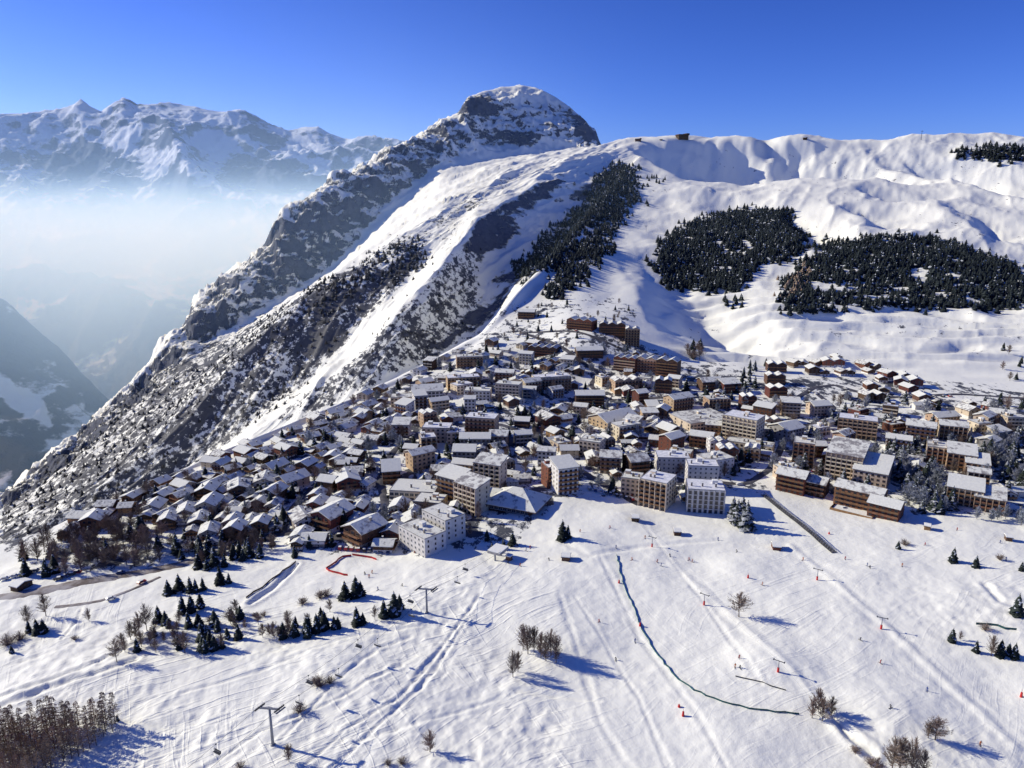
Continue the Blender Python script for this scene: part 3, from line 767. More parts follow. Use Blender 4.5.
def bare_meshes(seed, h=10.0, spread=0.55, fine=3, rad=1.0, leafy=2):
    r = random.Random(seed); m = MB(); t = MB()
    def grow(p, d, ln, rd, lev):
        q = p + d * ln
        (t if lev == 0 else m).tube(p, q, rd, rd * .62, 5 if lev == 0 else 3, 0, False)
        if lev >= fine - 1:
            for j in range(leafy * 2):
                c = p.lerp(q, r.random()); w = h * r.uniform(.05, .11); b = Vector((r.uniform(-1, 1), r.uniform(-1, 1), r.uniform(-.2, 1))).normalized(); e2 = b.orthogonal().normalized() * w * .13
                m.face([c - e2, c + e2, c + b * w])
        if lev > fine: return
        nb = r.randint(3, 4) if lev else 9
        for i in range(nb):
            a = r.uniform(0, 6.283); e = r.uniform(.35, .95) * spread * 1.3
            s_ = Vector((math.cos(a), math.sin(a), 0)); nd = (d + s_ * e + Vector((0, 0, .22))).normalized()
            st = p.lerp(q, r.uniform(.35, 1) if lev else r.uniform(.35, 1))
            grow(st, nd, ln * r.uniform(.55, .78), max(rd * .55, .022 * rad), lev + 1)
    grow(Vector((0, 0, -.4)), Vector((0, 0, 1)), h * .33, h * .018 * rad, 0)
    return m, t
def egg_meshes(seed, h=10.0, wide=.30, nb=70, low=.16, rad=1.0):
    """leafless birch or maple: ascending limbs filling an egg shaped crown with fine twigs"""
    r = random.Random(seed); m = MB(); t = MB(); lean = Vector((r.uniform(-.05, .05), r.uniform(-.05, .05), 1)).normalized()
    t.tube((0, 0, -.5), lean * h * .55, h * .017, h * .009, 6, 0, False); t.tube(lean * h * .55, lean * h * .86, h * .009, .03, 5, 0, False)
    lop = r.uniform(0, 6.28)
    for k in range(nb):
        f = r.random(); z0 = h * (low + .58 * f); a = r.random() * 6.283
        ze = h * (low + .14 + (.86 - low) * min(1, f * r.uniform(.85, 1.25))); tt_ = (ze / h - low) / (1 - low)
        R_ = h * wide * math.sqrt(max(0.02, 1 - (2 * tt_ - .92) ** 2 * .95)) * r.uniform(.45, 1.12) * (1 + .22 * math.cos(a - lop))
        p = lean * z0; q = Vector((math.cos(a) * R_, math.sin(a) * R_, max(ze, z0 + h * .05)))
        mid = p.lerp(q, .5) + Vector((0, 0, -h * .02)); rd = h * .005 * rad
        m.tube(p, mid, rd, rd * .7, 3, 0, False); m.tube(mid, q, rd * .7, rd * .3, 3, 0, False)
        for j in range(13):
            c = (p.lerp(mid, r.uniform(.4, 1)) if r.random() < .4 else mid.lerp(q, r.random())); w = h * r.uniform(.05, .12)
            b = (Vector((r.uniform(-1, 1), r.uniform(-1, 1), r.uniform(-.3, 1))) + (q - p).normalized() * .8).normalized(); e2 = b.orthogonal().normalized() * h * .0042 * rad
            m.face([c - e2, c + e2, c + b * w]); e3 = b.cross(e2).normalized() * h * .0042 * rad; d2 = (b + Vector((r.uniform(-1, 1), r.uniform(-1, 1), .3)) * .6).normalized()
            m.face([c + b * w * .4 - e3, c + b * w * .4 + e3, c + b * w * .4 + d2 * w * .7])
    return m, t
def larch_meshes(seed, h=13.0):
    r = random.Random(seed); m = MB(); t = MB()
    t.tube((0, 0, -.5), (0, 0, h), h * .014, .02, 5)
    for k in range(120):
        f = r.random() ** .9; z = h * (.14 + .84 * f); L_ = h * .15 * (1 - f) ** .75 * r.uniform(.7, 1.25) + .25
        a = r.random() * 6.283; ca, sa = math.cos(a), math.sin(a)
        tip = Vector((ca * L_, sa * L_, z + L_ * .12)); m.tube((0, 0, z), tip, .05, .02, 3, 0, False)
        for j in range(5):
            q = Vector((0, 0, z)).lerp(tip, r.uniform(.3, 1)); w = r.uniform(.25, .7)
            b = a + r.choice((-1, 1)) * r.uniform(.5, 1.2)
            m.face([q, q + Vector((math.cos(b) * w, math.sin(b) * w, -.25 * w)), q + Vector((math.cos(b) * w * .7, math.sin(b) * w * .7, -.55 * w))])
    return m, t
def bush_mesh(seed, h=2.0):
    r = random.Random(seed); m = MB()
    for k in range(60):
        a = r.random() * 6.283; e = r.uniform(.3, 1.4); d = Vector((math.cos(a) * math.cos(e), math.sin(a) * math.cos(e), math.sin(e)))
        q = d * h * r.uniform(.6, 1.1); m.tube((0, 0, -.1), q, .04, .02, 3, 0, False)
        for j in range(3):
            p = q * r.uniform(.5, 1); w = Vector((r.uniform(-1, 1), r.uniform(-1, 1), r.uniform(-.3, 1))) * .35 * h
            m.tube(p, p + w, .03, .012, 3, 0, False)
    return m
PROTO = {}
def reg(kind, builder, ccount, mats, crown='crown'):
    lst = []
    for k in range(ccount):
        m, t = builder(k); lst.append((m.mesh(kind + '_crown', mats[0]), t.mesh(kind + '_trunk', mats[1])))
    PROTO[kind] = lst
reg('conifer', lambda k: conifer_meshes(10 + k, 12, 0.16, (.25, .29, .22, .27)[k]), 4, ([M['needle'], M['snowneedle']], M['bark']))
reg('snowy_conifer', lambda k: conifer_meshes(30 + k, 12, 0.5, 0.28), 3, ([M['needle'], M['frost']], M['bark']))
reg('bare_tree', lambda k: egg_meshes(50 + k, 10, (.30, .25, .34, .28)[k], 75, (.16, .12, .2, .1)[k], 1.15), 4, (M['twig'], M['bark']))
reg('frosted_tree', lambda k: egg_meshes(70 + k, 10, (.32, .28, .36)[k], 85, .12, 2.2), 3, (M['frost'], M['bark']))
reg('larch', lambda k: larch_meshes(90 + k), 4, (M['larch'], M['bark']))
BUSH = [bush_mesh(120 + k).mesh('bush', M['twig']) for k in range(3)]
TREES = []
def tree(kind, p, h, label, group=None, wide=1.0, name=None):
    base = 12.0 if 'conifer' in kind else (13.0 if kind == 'larch' else 10.0)
    c, t = random.choice(PROTO[kind]); s_ = h / base
    o = empty(name or {'conifer': 'conifer_tree', 'snowy_conifer': 'snowy_conifer_tree', 'larch': 'larch_tree'}.get(kind, kind), (p.x, p.y, p.z - .05), random.uniform(0, 6.28), (s_ * wide, s_ * wide, s_))
    ob('crown', c, o); ob('trunk', t, o)
    tag(o, label, 'tree', group); TREES.append(o)
    return o
def bush(p, h, label, group=None):
    o = ob('bush', random.choice(BUSH), None, (p.x, p.y, p.z), random.uniform(0, 6.28), h / 2.0)
    return tag(o, label, 'bush', group)

# woods that read as one mass
def wood(name, polys, spacing, h, label, mats, holes=(), seed=1, dens=1.0, lowpoly=None, kind='c'):
    r = random.Random(seed)
    us = [p[0] for q in polys for p in q]; vs = [p[1] for q in polys for p in q]
    # candidate points spread over the land
    pts = []; seen = {}
    pu = [at(u, v) for u in np.linspace(min(us), max(us), 12) for v in np.linspace(min(vs), max(vs), 12)]
    pu = [p for p in pu if p is not None]
    x0, x1 = min(p.x for p in pu), max(p.x for p in pu); y0, y1 = min(p.y for p in pu), max(p.y for p in pu)
    y = y0
    while y < y1:
        x = x0
        while x < x1:
            q = Vector((x + r.uniform(-.5, .5) * spacing, y + r.uniform(-.5, .5) * spacing, 0)); q.z = ground(q.x, q.y)
            a, b, _ = proj(q.x, q.y, q.z)
            ja, jb = a + r.gauss(0, 3.6) + 5 * math.sin(q.x * .045) * math.sin(q.y * .03 + 2), b + r.gauss(0, 2.6)
            gap = float(vnoise(np.array(q.x / 26.0), np.array(q.y / 30.0), seed))
            if any(in_poly(ja, jb, pl) for pl in polys) and not any(in_poly(ja, jb, pl) for pl in holes) and r.random() < dens * (0.18 if gap < .27 else .94):
                pts.append(q)
            x += spacing
        y += spacing
    V = []; Fc = []; MI = []
    base = []
    for k in range(5):
        m = MB(); rr = random.Random(k + 5)
        n = 6
        for j in range(n):
            f = j / n; zz = .12 + .88 * f; rad = (.24 * (1 - f) ** .85 + .02) * rr.uniform(.8, 1.2); nb = 6 if j < 4 else 4; a0 = rr.random() * 6
            for i in range(nb):
                a = a0 + 6.283 * i / nb + rr.uniform(-.3, .3); R_ = rad * rr.uniform(.7, 1.25); w = R_ * .62
                ca, sa = math.cos(a), math.sin(a)
                m.face([(0, 0, zz + .12), (ca * R_ * .7 - sa * w, sa * R_ * .7 + ca * w, zz - R_ * .4), (ca * R_, sa * R_, zz - R_ * .7), (ca * R_ * .7 + sa * w, sa * R_ * .7 - ca * w, zz - R_ * .4)], 1 if rr.random() < .03 else 0)
        base.append((np.array(m.v), m.f, m.mi))
    off = 0
    for q in pts:
        bv, bf, bm = r.choice(base); s_ = h * r.choice((.55, .8, .95, 1.0, 1.1, 1.3)) * r.uniform(.85, 1.1); a = r.random() * 6.28; w_ = r.uniform(1.2, 2.1)
        c, sn = math.cos(a) * s_ * w_, math.sin(a) * s_ * w_
        vv = np.stack([bv[:, 0] * c - bv[:, 1] * sn + q.x, bv[:, 0] * sn + bv[:, 1] * c + q.y, bv[:, 2] * s_ + q.z - .1 * s_], -1)
        V.append(vv); Fc += [tuple(i + off for i in f) for f in bf]; MI += bm; off += len(bv)
    V = np.concatenate(V)
    me = bpy.data.meshes.new(name); me.from_pydata(V.tolist(), [], Fc)
    for m_ in mats: me.materials.append(m_)
    me.polygons.foreach_set('material_index', MI); me.update()
    o = bpy.data.objects.new(name, me); COL.objects.link(o)
    tag(o, label, 'wood', None, 'stuff')
    print('wood', name, len(pts))
    return o
nm = [M['needle_far'], M['snowneedle']]
wood('conifer_wood', [[(655, 262), (668, 238), (692, 222), (728, 212), (762, 209), (790, 214), (800, 235), (804, 250), (790, 263), (760, 262), (745, 275), (742, 290), (700, 291), (660, 286)]], 5.4, 11.5, 'dark square conifer wood in the middle of the ski hill', nm, seed=3)
wood('conifer_wood', [[(778, 312), (782, 292), (800, 270), (830, 245), (880, 238), (935, 240), (975, 250), (1010, 268), (1034, 276), (1034, 302), (1010, 310), (960, 308), (900, 309), (840, 313)]], 5.8, 11.5, 'long dark conifer wood across the right side of the ski hill', nm,
     holes=[[(806, 281), (838, 284), (850, 292), (842, 296), (806, 290)], [(876, 292), (896, 290), (890, 302), (880, 304)]], seed=4)
wood('conifer_wood', [[(513, 262), (545, 238), (575, 212), (598, 178), (618, 163), (634, 170), (638, 185), (634, 205), (626, 214), (612, 235), (612, 250), (600, 262), (585, 280), (560, 300), (543, 298), (560, 275), (545, 268), (530, 275), (518, 285)]], 6.0, 10.5, 'narrow dark conifer wood climbing the spur above the upper hamlet', nm,
     holes=[[(575, 240), (590, 222), (594, 226), (582, 244)]], seed=5, dens=.9)
wood('conifer_wood', [[(957, 151), (985, 147), (1034, 150), (1034, 161), (985, 162), (962, 158)]], 10, 18, 'thin dark conifer wood just below the skyline at the far right', nm, seed=6)
wood('brown_thicket', [[(780, 300), (795, 278), (806, 266), (812, 272), (802, 290), (792, 306)]], 8, 11, 'brown leafless thicket on the left end of the long conifer wood', [M['larch'], M['twig']], seed=8)
scm = [simple('dark_scrub', (0.03, 0.036, 0.042), (0.075, 0.07, 0.068), 0.02, 0.85), M['snowneedle']]
wood('scrub', [[(0, 540), (0, 515), (60, 458), (150, 385), (200, 368), (258, 325), (334, 280), (400, 240), (425, 238), (430, 262), (400, 290), (350, 330), (290, 396), (240, 432), (180, 462), (110, 498), (50, 525)]], 13, 6.5, 'scattered dark pines and scrub over the steep mountain flank', scm, seed=9, dens=.75)
wood('scrub', [[(300, 318), (312, 292), (350, 274), (400, 240), (425, 238), (420, 262), (395, 285), (365, 288), (330, 318)]], 8, 9, 'dense patch of dark trees on the snowy rib of the flank', scm, seed=12, dens=.8)
wood('scrub', [[(256, 432), (350, 362), (447, 262), (480, 240), (490, 300), (470, 335), (400, 374), (300, 416)]], 15, 5, 'sparse bushes on the lower snow rib above the village', scm, seed=10, dens=.3)
# ------------------------------------------------------------------ buildings
def window_mesh(w, h, fm, name='window'):
    m = MB(); t = .09
    m.box(0, -.03, 0, w, .10, t, 1); m.box(0, -.03, h - t, w, .10, t, 1)
    m.box(-w / 2 + t / 2, -.03, t, t, .10, h - 2 * t, 1); m.box(w / 2 - t / 2, -.03, t, t, .10, h - 2 * t, 1)
    if w > 1.0: m.box(0, -.02, t, .06, .08, h - 2 * t, 1)
    m.face([(-w / 2 + t, -.02, t), (w / 2 - t, -.02, t), (w / 2 - t, -.02, h - t), (-w / 2 + t, -.02, h - t)], 0)
    m.box(0, -.08, -.07, w + .16, .2, .07, 1)
    return m.mesh(name, [M['glass'], fm])
WIN = {'s': window_mesh(1.0, 1.25, M['frame']), 'm': window_mesh(1.7, 1.4, M['frame']), 'd': window_mesh(2.0, 2.0, M['frame']), 'w': window_mesh(1.2, 1.4, M['frame_w']), 'b': window_mesh(2.5, 1.9, M['frame_w']), 'v': window_mesh(1.7, 2.1, M['frame'])}
_dm = MB(); _dm.box(0, -.03, 0, 1.1, .1, 2.1, 0); _dm.box(0, -.1, 2.1, 1.5, .3, .12, 1)
DOOR = _dm.mesh('door', [M['woodr'], M['frame']])
_cm = MB(); _cm.box(0, 0, 0, .9, .9, 2.2, 0); _cm.box(0, 0, 2.2, 1.2, 1.2, .12, 0); _cm.box(0, 0, 2.32, 1.15, 1.15, .3, 1)
CHIM = _cm.mesh('chimney', [M['stone'], M['snow']])

def gable_roof(w, l, ez, pitch, over=1.1, snow=.45, mono=False):
    """ridge along y; returns mesh data for the roof board and the snow lying on it"""
    m = MB(); hw = w / 2 + over; hl = l / 2 + over; rise = (w / 2) * pitch
    r = ez + rise; e = ez - over * pitch
    for sgn in (-1, 1):
        for z0, th, mi, o in ((0.0, .22, 1, 0.0), (.22, snow, 0, .12)):
            hx = hw - o; hy = hl - o; e2 = ez - (hx - w / 2) * pitch
            a = [(0, -hy, r + z0), (sgn * hx, -hy, e2 + z0), (sgn * hx, hy, e2 + z0), (0, hy, r + z0)]
            b = [(p[0], p[1], p[2] + th) for p in a]
            if sgn < 0: a.reverse(); b.reverse()
            m.hexa(a, b, mi)
    return m

def gable_walls(w, l, ez, pitch, base=2.6, mb=0, mt=1, sink=3.0):
    m = MB(); rise = w / 2 * pitch
    m.box(0, 0, -sink, w, l, base + sink, mb)
    x, y = w / 2 - .06, l / 2 - .06
    prof = [(-x, base), (x, base), (x, ez), (0, ez + rise - .02), (-x, ez)]
    f = [(p[0], -y, p[1]) for p in prof]; b = [(p[0], y, p[1]) for p in prof]
    m.face(f, mt); m.face(list(reversed(b)), mt)
    for i in (1, 4):
        j = (i + 1) % 5
        m.face([f[j], f[i], b[i], b[j]][::-1], mt)
    return m

def chalet(name, w, l, fl, top, base, pitch=.42, hi=True):
    ez = 2.7 * fl + .3
    o = empty(name, (0, 0, 0))
    ob('wall', gable_walls(w, l, ez, pitch).mesh('wall', [M[base], M[top]]), o)
    rf = ob('roof', gable_roof(w, l, ez, pitch).mesh('roof', [M['roofsnow'], M['wood']]), o)
    ob('chimney', CHIM, rf, (w * .18, l * .12, ez + w * .2 * pitch + .4))
    if hi:
        b = MB(); bw = w - .6
        b.box(0, -l / 2 - .75, 2.75, bw, 1.4, .14); b.box(0, -l / 2 - 1.42, 2.89, bw, .08, .95)
        for s in (-1, 1): b.box(s * (bw / 2 - .04), -l / 2 - .75, 2.89, .08, 1.26, .95)
        if fl >= 3:
            b.box(0, -l / 2 - .75, 5.5, bw * .8, 1.4, .14); b.box(0, -l / 2 - 1.42, 5.64, bw * .8, .08, .95)
        ob('balcony', b.mesh('balcony', [M['rail']]), o)
    for k in range(fl):
        z = .95 + 2.75 * k
        n = 3 if hi else 2
        for i in range(n):
            x = (i - (n - 1) / 2) * w * (.27 if hi else .4)
            if k == 0 and i == n // 2:
                ob('door', DOOR, o, (x, -l / 2 + .01, .05)); continue
            ob('window', WIN['d' if (k and i == 1) else 'm'] if k else WIN['s'], o, (x, -l / 2 - .0, z if k == 0 else z - .45 * (i == 1)))
        if hi or k:
            for sgn, rz in ((1, math.pi / 2), (-1, -math.pi / 2)):
                for y in ((-l * .24, l * .2) if hi else (0,)):
                    ob('window', WIN['s'], o, (sgn * (w / 2 + .0), y, z), rz)
    if hi: ob('window', WIN['s'], o, (0, -l / 2 + .0, 2.75 * fl + .75))
    return o
def kids(o): return KID.get(o.name, [])
def copy_tree(o, name=None):
    def rec(a, parent):
        c = a.copy(); COL.objects.link(c)
        if parent is not None: c.parent = parent
        for ch in CH[a]: rec(ch, c)
        return c
    return rec(o, None)
CH = {}
def index(o):
    CH[o] = [c for c in bpy.data.objects if c.parent == o]
    for c in CH[o]: index(c)

FOOT = []      # (x, y, radius) of what already stands
def clear(x, y, r):
    return all((x - a) ** 2 + (y - b) ** 2 > (r + c) ** 2 for a, b, c in FOOT)

def foot_z(x, y, w, d, rz):
    c, s_ = math.cos(rz), math.sin(rz)
    return min(ground(x + i * w / 2 * c - j * d / 2 * s_, y + i * w / 2 * s_ + j * d / 2 * c) for i in (-1, 0, 1) for j in (-1, 0, 1))

def block(u, v, wpx, fl, dm, yaw, wall, roof, label, name='apartment_block', style='bays', cat='building', front='rail', extra=None, win=None, grp=None):
    """u, v: foot of the front wall; wpx: its width in the photograph"""
    p = at(u, v); mpp = depth(p) / F; rz = math.radians(yaw)
    w = wpx * mpp / max(.55, math.cos(rz)) ; n = max(2, round(w / 3.3)); h = fl * 2.85 + .4
    cx, cy = p.x - math.sin(rz) * dm / 2, p.y + math.cos(rz) * dm / 2
    z = max(foot_z(cx, cy, w, dm, rz), p.z - 3.0)
    o = empty(name, (cx, cy, z), rz)
    tag(o, label, cat, grp)
    for k in (-.33, 0, .33):
        FOOT.append((cx + math.cos(rz) * w * k, cy + math.sin(rz) * w * k, max(dm, w / 3) * .55))
    m = MB(); m.box(0, 0, -4, w, dm, h + 4, 0)
    if roof == 'gable':
        pitch = .38; m = gable_walls_x(w, dm, h, pitch)
        m.build('wall', [M[wall]], o)
        rr = gable_roof(dm, w, h, pitch, .9, .5).mesh('roof', [M['roofsnow'], M['wood']])
        rf = ob('roof', rr, o, None, math.pi / 2)
    elif roof == 'gables':
        m.build('wall', [M[wall]], o); rm = MB(); k = max(2, round(w / 9)); gw = w / k
        for i in range(k):
            g1 = gable_roof(gw - .3, dm, h, .5, .12, .45); wl = MB(); x0 = (i - (k - 1) / 2) * gw
            for q, f, mi in ((g1.v, g1.f, g1.mi),):
                b = len(rm.v); rm.v += [(a[0] + x0, a[1], a[2]) for a in q]; rm.f += [tuple(b + t for t in ff) for ff in f]; rm.mi += mi
            gz = h + (gw - .3) / 2 * .5
            rm.face([(x0 - gw / 2 + .2, -dm / 2 + .02, h), (x0 + gw / 2 - .2, -dm / 2 + .02, h), (x0, -dm / 2 + .02, gz)], 2)
            rm.face([(x0 + gw / 2 - .2, dm / 2 - .02, h), (x0 - gw / 2 + .2, dm / 2 - .02, h), (x0, dm / 2 - .02, gz)], 2)
        rf = rm.build('roof', [M['roofsnow'], M['wood'], M[wall]], o)
    elif roof == 'mono':
        m.build('wall', [M[wall]], o); rm = MB(); r2 = dm * .22
        a = [(-w / 2 - .7, -dm / 2 - .9, h + .0), (w / 2 + .7, -dm / 2 - .9, h + .0), (w / 2 + .7, dm / 2 + .6, h + r2), (-w / 2 - .7, dm / 2 + .6, h + r2)]
        for z0, th, mi, s_ in ((.05, .25, 1, 1.0), (.3, .45, 0, .99)):
            b1 = [(q[0] * s_, q[1] * s_, q[2] + z0) for q in a]; rm.hexa(b1, [(q[0], q[1], q[2] + th) for q in b1], mi)
        e = w / 2 - .06; y0, y1 = -dm / 2 + .06, dm / 2 - .06
        rm.hexa([(-e, y0, h), (e, y0, h), (e, y1, h), (-e, y1, h)], [(-e, y0, h + .15), (e, y0, h + .15), (e, y1, h + r2), (-e, y1, h + r2)], 2)
        rf = rm.build('roof', [M['roofsnow'], M['wood'], M[wall]], o)
    else:
        m.build('wall', [M[wall]], o); rm = MB(); t = .3; hp = .55
        rm.box(0, -dm / 2 + t / 2 - .05, h, w + .1, t, hp, 1); rm.box(0, dm / 2 - t / 2 + .05, h, w + .1, t, hp, 1)
        for s_ in (-1, 1): rm.box(s_ * (w / 2 - t / 2 + .05), 0, h, t, dm - 2 * t + .1, hp, 1)
        rm.box(0, 0, h + .003, w - 2 * t, dm - 2 * t, .42, 0)
        rm.box(0, -dm / 2 + t / 2 - .05, h + hp, w + .05, t, .14, 0)
        rf = rm.build('roof', [M['oldsnow'] if len(label) % 3 == 0 else M['roofsnow'], M['grey']], o)
        vb = MB(); k = random.randint(1, 2)
        vx = random.uniform(-.3, .3) * w; vb.box(vx, dm * .15, h + .42, 3.2, 2.6, 1.9, 0); vb.box(vx, dm * .15, h + 2.32, 3.4, 2.8, .4, 1)
        vb.build('lift_housing', [M[wall], M['snow']], rf)
        for i in range(k + 1): ob('chimney', CHIM, rf, (random.uniform(-.42, .42) * w, -dm * .2, h + .3))
    bw = w / n; wk = win or ('d' if style == 'bays' else 'm')
    count = 0
    for f in range(fl):
        z0 = f * 2.85 + (.35 if wk in 'dbv' else .95)
        if f > 0 and style in ('bays', 'bands'):
            b = MB(); b.box(0, -dm / 2 - .7, f * 2.85 + .1, w - .2, 1.36, .18); b.box(0, -dm / 2 - 1.36, f * 2.85 + .28, w - .2, .1, .85 if style == 'bays' else 1.0)
            b.build('balcony', [M[front]], o)
        for i in range(n):
            if count >= 64: break
            x = (i - (n - 1) / 2) * bw
            ob('window', WIN[wk], o, (x, -dm / 2, z0)); count += 1
        ns = max(1, round(dm / 4.8))
        for sgn in (-1, 1):
            for i in range(ns):
                if count >= 96 or (fl > 2 and f == 0) or (i % 2 and dm > 24): continue
                ob('window', WIN['m' if dm > 15 else 's'], o, (sgn * w / 2, (i - (ns - 1) / 2) * dm / ns, f * 2.85 + .95), sgn * math.pi / 2); count += 1
    if style == 'fins':
        fm = MB()
        for i in range(n + 1): fm.box((i - n / 2) * bw * .996, -dm / 2 - .36, 0, .5, .7, h, 0)
        for f in range(1, fl): fm.box(0, -dm / 2 - .12, f * 2.85 - .1, w - .8, .22, .3, 0)
        fm.build('partition_wall', [M[wall]], o)
    if style == 'bays':
        fm = MB()
        for i in range(n + 1): fm.box((i - n / 2) * bw * .998, -dm / 2 - .72, 0, .28, 1.55, h - .1)
        fm.build('partition_wall', [M[wall]], o)
    ob('door', DOOR, o, (w * .1, -dm / 2 - .02, 0))
    if extra: extra(o, w, dm, h)
    LAND.append((cx, cy, label)); return o
def gable_walls_x(w, d, ez, pitch):
    m = MB(); m.box(0, 0, -4, w, d, ez + 4, 0); r = d / 2 * pitch; x = w / 2 - .02; y = d / 2 - .1
    a = [(-x, -y, ez), (-x, y, ez), (-x, 0, ez + r - .03)]; b = [(x, -y, ez), (x, y, ez), (x, 0, ez + r - .03)]
    m.face([a[0], a[2], a[1]]); m.face(b)
    return m
LAND = []
def deck(o, w, dm, h):
    m = MB(); m.box(0, -dm / 2 - 6.4, -3, w * .9, 9.6, 3.9, 0); m.box(0, -dm / 2 - 6.2, .903, w * .82, 8.4, .15, 1)
    for s_ in (-1, 1): m.box(s_ * w * .44, -dm / 2 - 6.4, .9, .12, 9.5, 1.0, 0)
    m.box(0, -dm / 2 - 11.1, .9, w * .88, .12, 1.0, 0); m.build('terrace', [M['rail'], M['snow']], o)
B = block
# foot u, foot v, width px, storeys, depth m, yaw, wall, roof, label
B(705, 513, 36, 5, 17, -9, 'plaster', 'flat', 'white apartment block with tall dark window bays, beside two snowy conifers at the piste edge', win='v', style='fins')
B(702, 492, 30, 6, 13, -6, 'plaster', 'flat', 'plain white block standing directly behind the block with tall dark bays', style='plain', win='w')
B(652, 508, 24, 6, 17, -32, 'cream', 'flat', 'cream block with brown stacked balconies at the piste edge, left of the white one', style='bays')
B(630, 496, 18, 4, 12, -20, 'beige', 'flat', 'low beige block with a snow terrace, left of the cream balcony block', style='plain')
B(673, 474, 32, 4, 15, -4, 'plaster', 'flat', 'white flat roofed block behind the cream balcony block', style='plain', win='w')
B(722, 476, 26, 4, 16, 24, 'plaster', 'flat', 'white block turned right, above the block with tall dark bays', style='plain', win='w')
B(738, 443, 27, 7, 18, -38, 'cream', 'flat', 'tall cream tower with lit balconies and a dark right flank beside the sports hall', style='bays', front='cream')
B(712, 428, 48, 2, 34, 20, 'cream', 'flat', 'broad low cream sports hall with one big snowy flat roof', name='sports_hall', style='plain', win='b')
B(770, 437, 20, 2, 16, 10, 'beige', 'flat', 'low beige building with a lit rounded terrace right of the cream tower', style='plain', win='b')
B(748, 452, 40, 2, 12, -28, 'cream', 'flat', 'low cream gallery at the foot of the tall cream tower', style='plain', win='m')
B(700, 448, 20, 3, 12, -25, 'wood2', 'gable', 'honey timber house with a long snow roof below the sports hall', name='guest_house', style='bands')
B(714, 436, 16, 3, 10, -15, 'tan', 'gable', 'small tan house squeezed against the front of the sports hall', name='guest_house', style='bands')
B(630, 440, 24, 4, 13, 26, 'cream', 'flat', 'cream block with yellow brown balconies below the long sloping roof', style='bands')
B(623, 426, 34, 2, 24, 35, 'tan', 'gable', 'long gabled hall with a greenish brown front in the village centre', name='village_hall', style='plain')
B(610, 474, 20, 4, 14, -10, 'beige', 'gable', 'beige gabled block with four storeys near the centre of the piste edge', style='bands')
B(640, 478, 19, 4, 15, 15, 'wood', 'gable', 'dark brown gabled block left of the white flat roofed block', style='bands')
B(589, 457, 20, 4, 13, -25, 'cream', 'flat', 'pale cream block in shade right of the brown village centre', style='plain')
B(568, 494, 20, 6, 14, 20, 'plaster', 'mono', 'tall white and brown tower right of the pyramid roofed hall', style='bands')
B(555, 488, 14, 5, 12, 20, 'woodr', 'flat', 'narrow red brown block stuck to the left of the white and brown tower', style='bands')
B(487, 490, 26, 6, 12, -22, 'cream', 'mono', 'tall cream wall block with vertical fins, upper part of the stepped pair', style='bays', front='cream')
B(466, 513, 22, 6, 12, -40, 'cream', 'mono', 'tall cream wall block with a slanting top, lower part of the stepped pair', style='bays', front='cream')
B(447, 500, 22, 5, 13, -35, 'grey', 'mono', 'grey block in shade left of the stepped cream pair', style='bands')
B(412, 500, 46, 2, 20, -8, 'cream', 'flat', 'long low cream hall with a bare wide snow roof', name='market_hall', style='plain', win='b')
B(427, 512, 28, 2, 14, -12, 'tan', 'flat', 'low tan shop building attached below the long cream hall', name='shop_building', style='plain', win='b')
B(412, 552, 30, 4, 14, -46, 'plaster', 'flat', 'white modern block nearest the piste with a stepped snow roof', style='plain', win='w')
B(434, 540, 26, 5, 14, -46, 'plaster', 'flat', 'taller white modern block behind the one nearest the piste', style='plain', win='w')
B(436, 443, 28, 4, 14, -5, 'beige', 'flat', 'plain beige block with a snow roof in the middle of the chalets', style='plain')
B(456, 444, 18, 3, 12, 5, 'beige', 'flat', 'lower beige annex right of the plain beige block', style='plain')
B(480, 436, 30, 5, 14, -12, 'tan', 'flat', 'brown block behind the beige annex with dark balcony rows', style='bands')
B(475, 450, 30, 3, 13, 0, 'grey', 'gable', 'long low grey block with a sunlit snow roof in the centre', style='plain')
B(498, 447, 18, 3, 13, -6, 'tan', 'gable', 'square tan house with a bright snow roof in the centre', name='guest_house', style='plain')
B(464, 464, 22, 3, 15, -3, 'grey', 'gable', 'grey house with one broad pale blue snow roof', name='guest_house', style='plain')
B(392, 484, 17, 3, 22, 12, 'wood', 'gable', 'long brown house with a stepped snow roof beside the narrow street', name='guest_house', style='bands')
B(464, 389, 32, 4, 13, 12, 'tan', 'flat', 'long tan block of four storeys near the rim of the valley', style='bays')
B(507, 400, 24, 5, 13, -15, 'cream', 'flat', 'sunlit cream block above the village centre with two wings', style='bands', front='cream')
B(504, 384, 18, 4, 12, -12, 'beige', 'gable', 'beige gabled block just above the sunlit cream wings', style='bands')
B(553, 390, 36, 5, 13, 14, 'cream', 'flat', 'large cream slab with a grid of dark windows on the upper slope', style='bays')
B(470, 367, 26, 4, 14, 8, 'tan', 'flat', 'tan block with a curved snow terrace near the rim', style='bands')
B(428, 400, 30, 3, 20, 10, 'plaster', 'gable', 'white hall with an arched looking broad snow roof near the rim', name='sports_hall', style='plain', win='b')
B(402, 407, 22, 3, 13, 5, 'beige', 'flat', 'low beige block at the rim left of the white broad roofed hall', style='plain')
B(477, 400, 26, 3, 14, -5, 'plaster', 'flat', 'white house with a wide snow roof between tan block and cream wings', name='guest_house', style='plain')
B(590, 408, 28, 4, 14, 0, 'wood', 'gable', 'long dark timber block on the street below the upper hamlet', style='bands')
B(579, 330, 24, 4, 15, -30, 'woodr', 'gables', 'red brown hotel with steep pointed gables, left one of the upper hamlet', name='hotel', style='bands', cat='hotel')
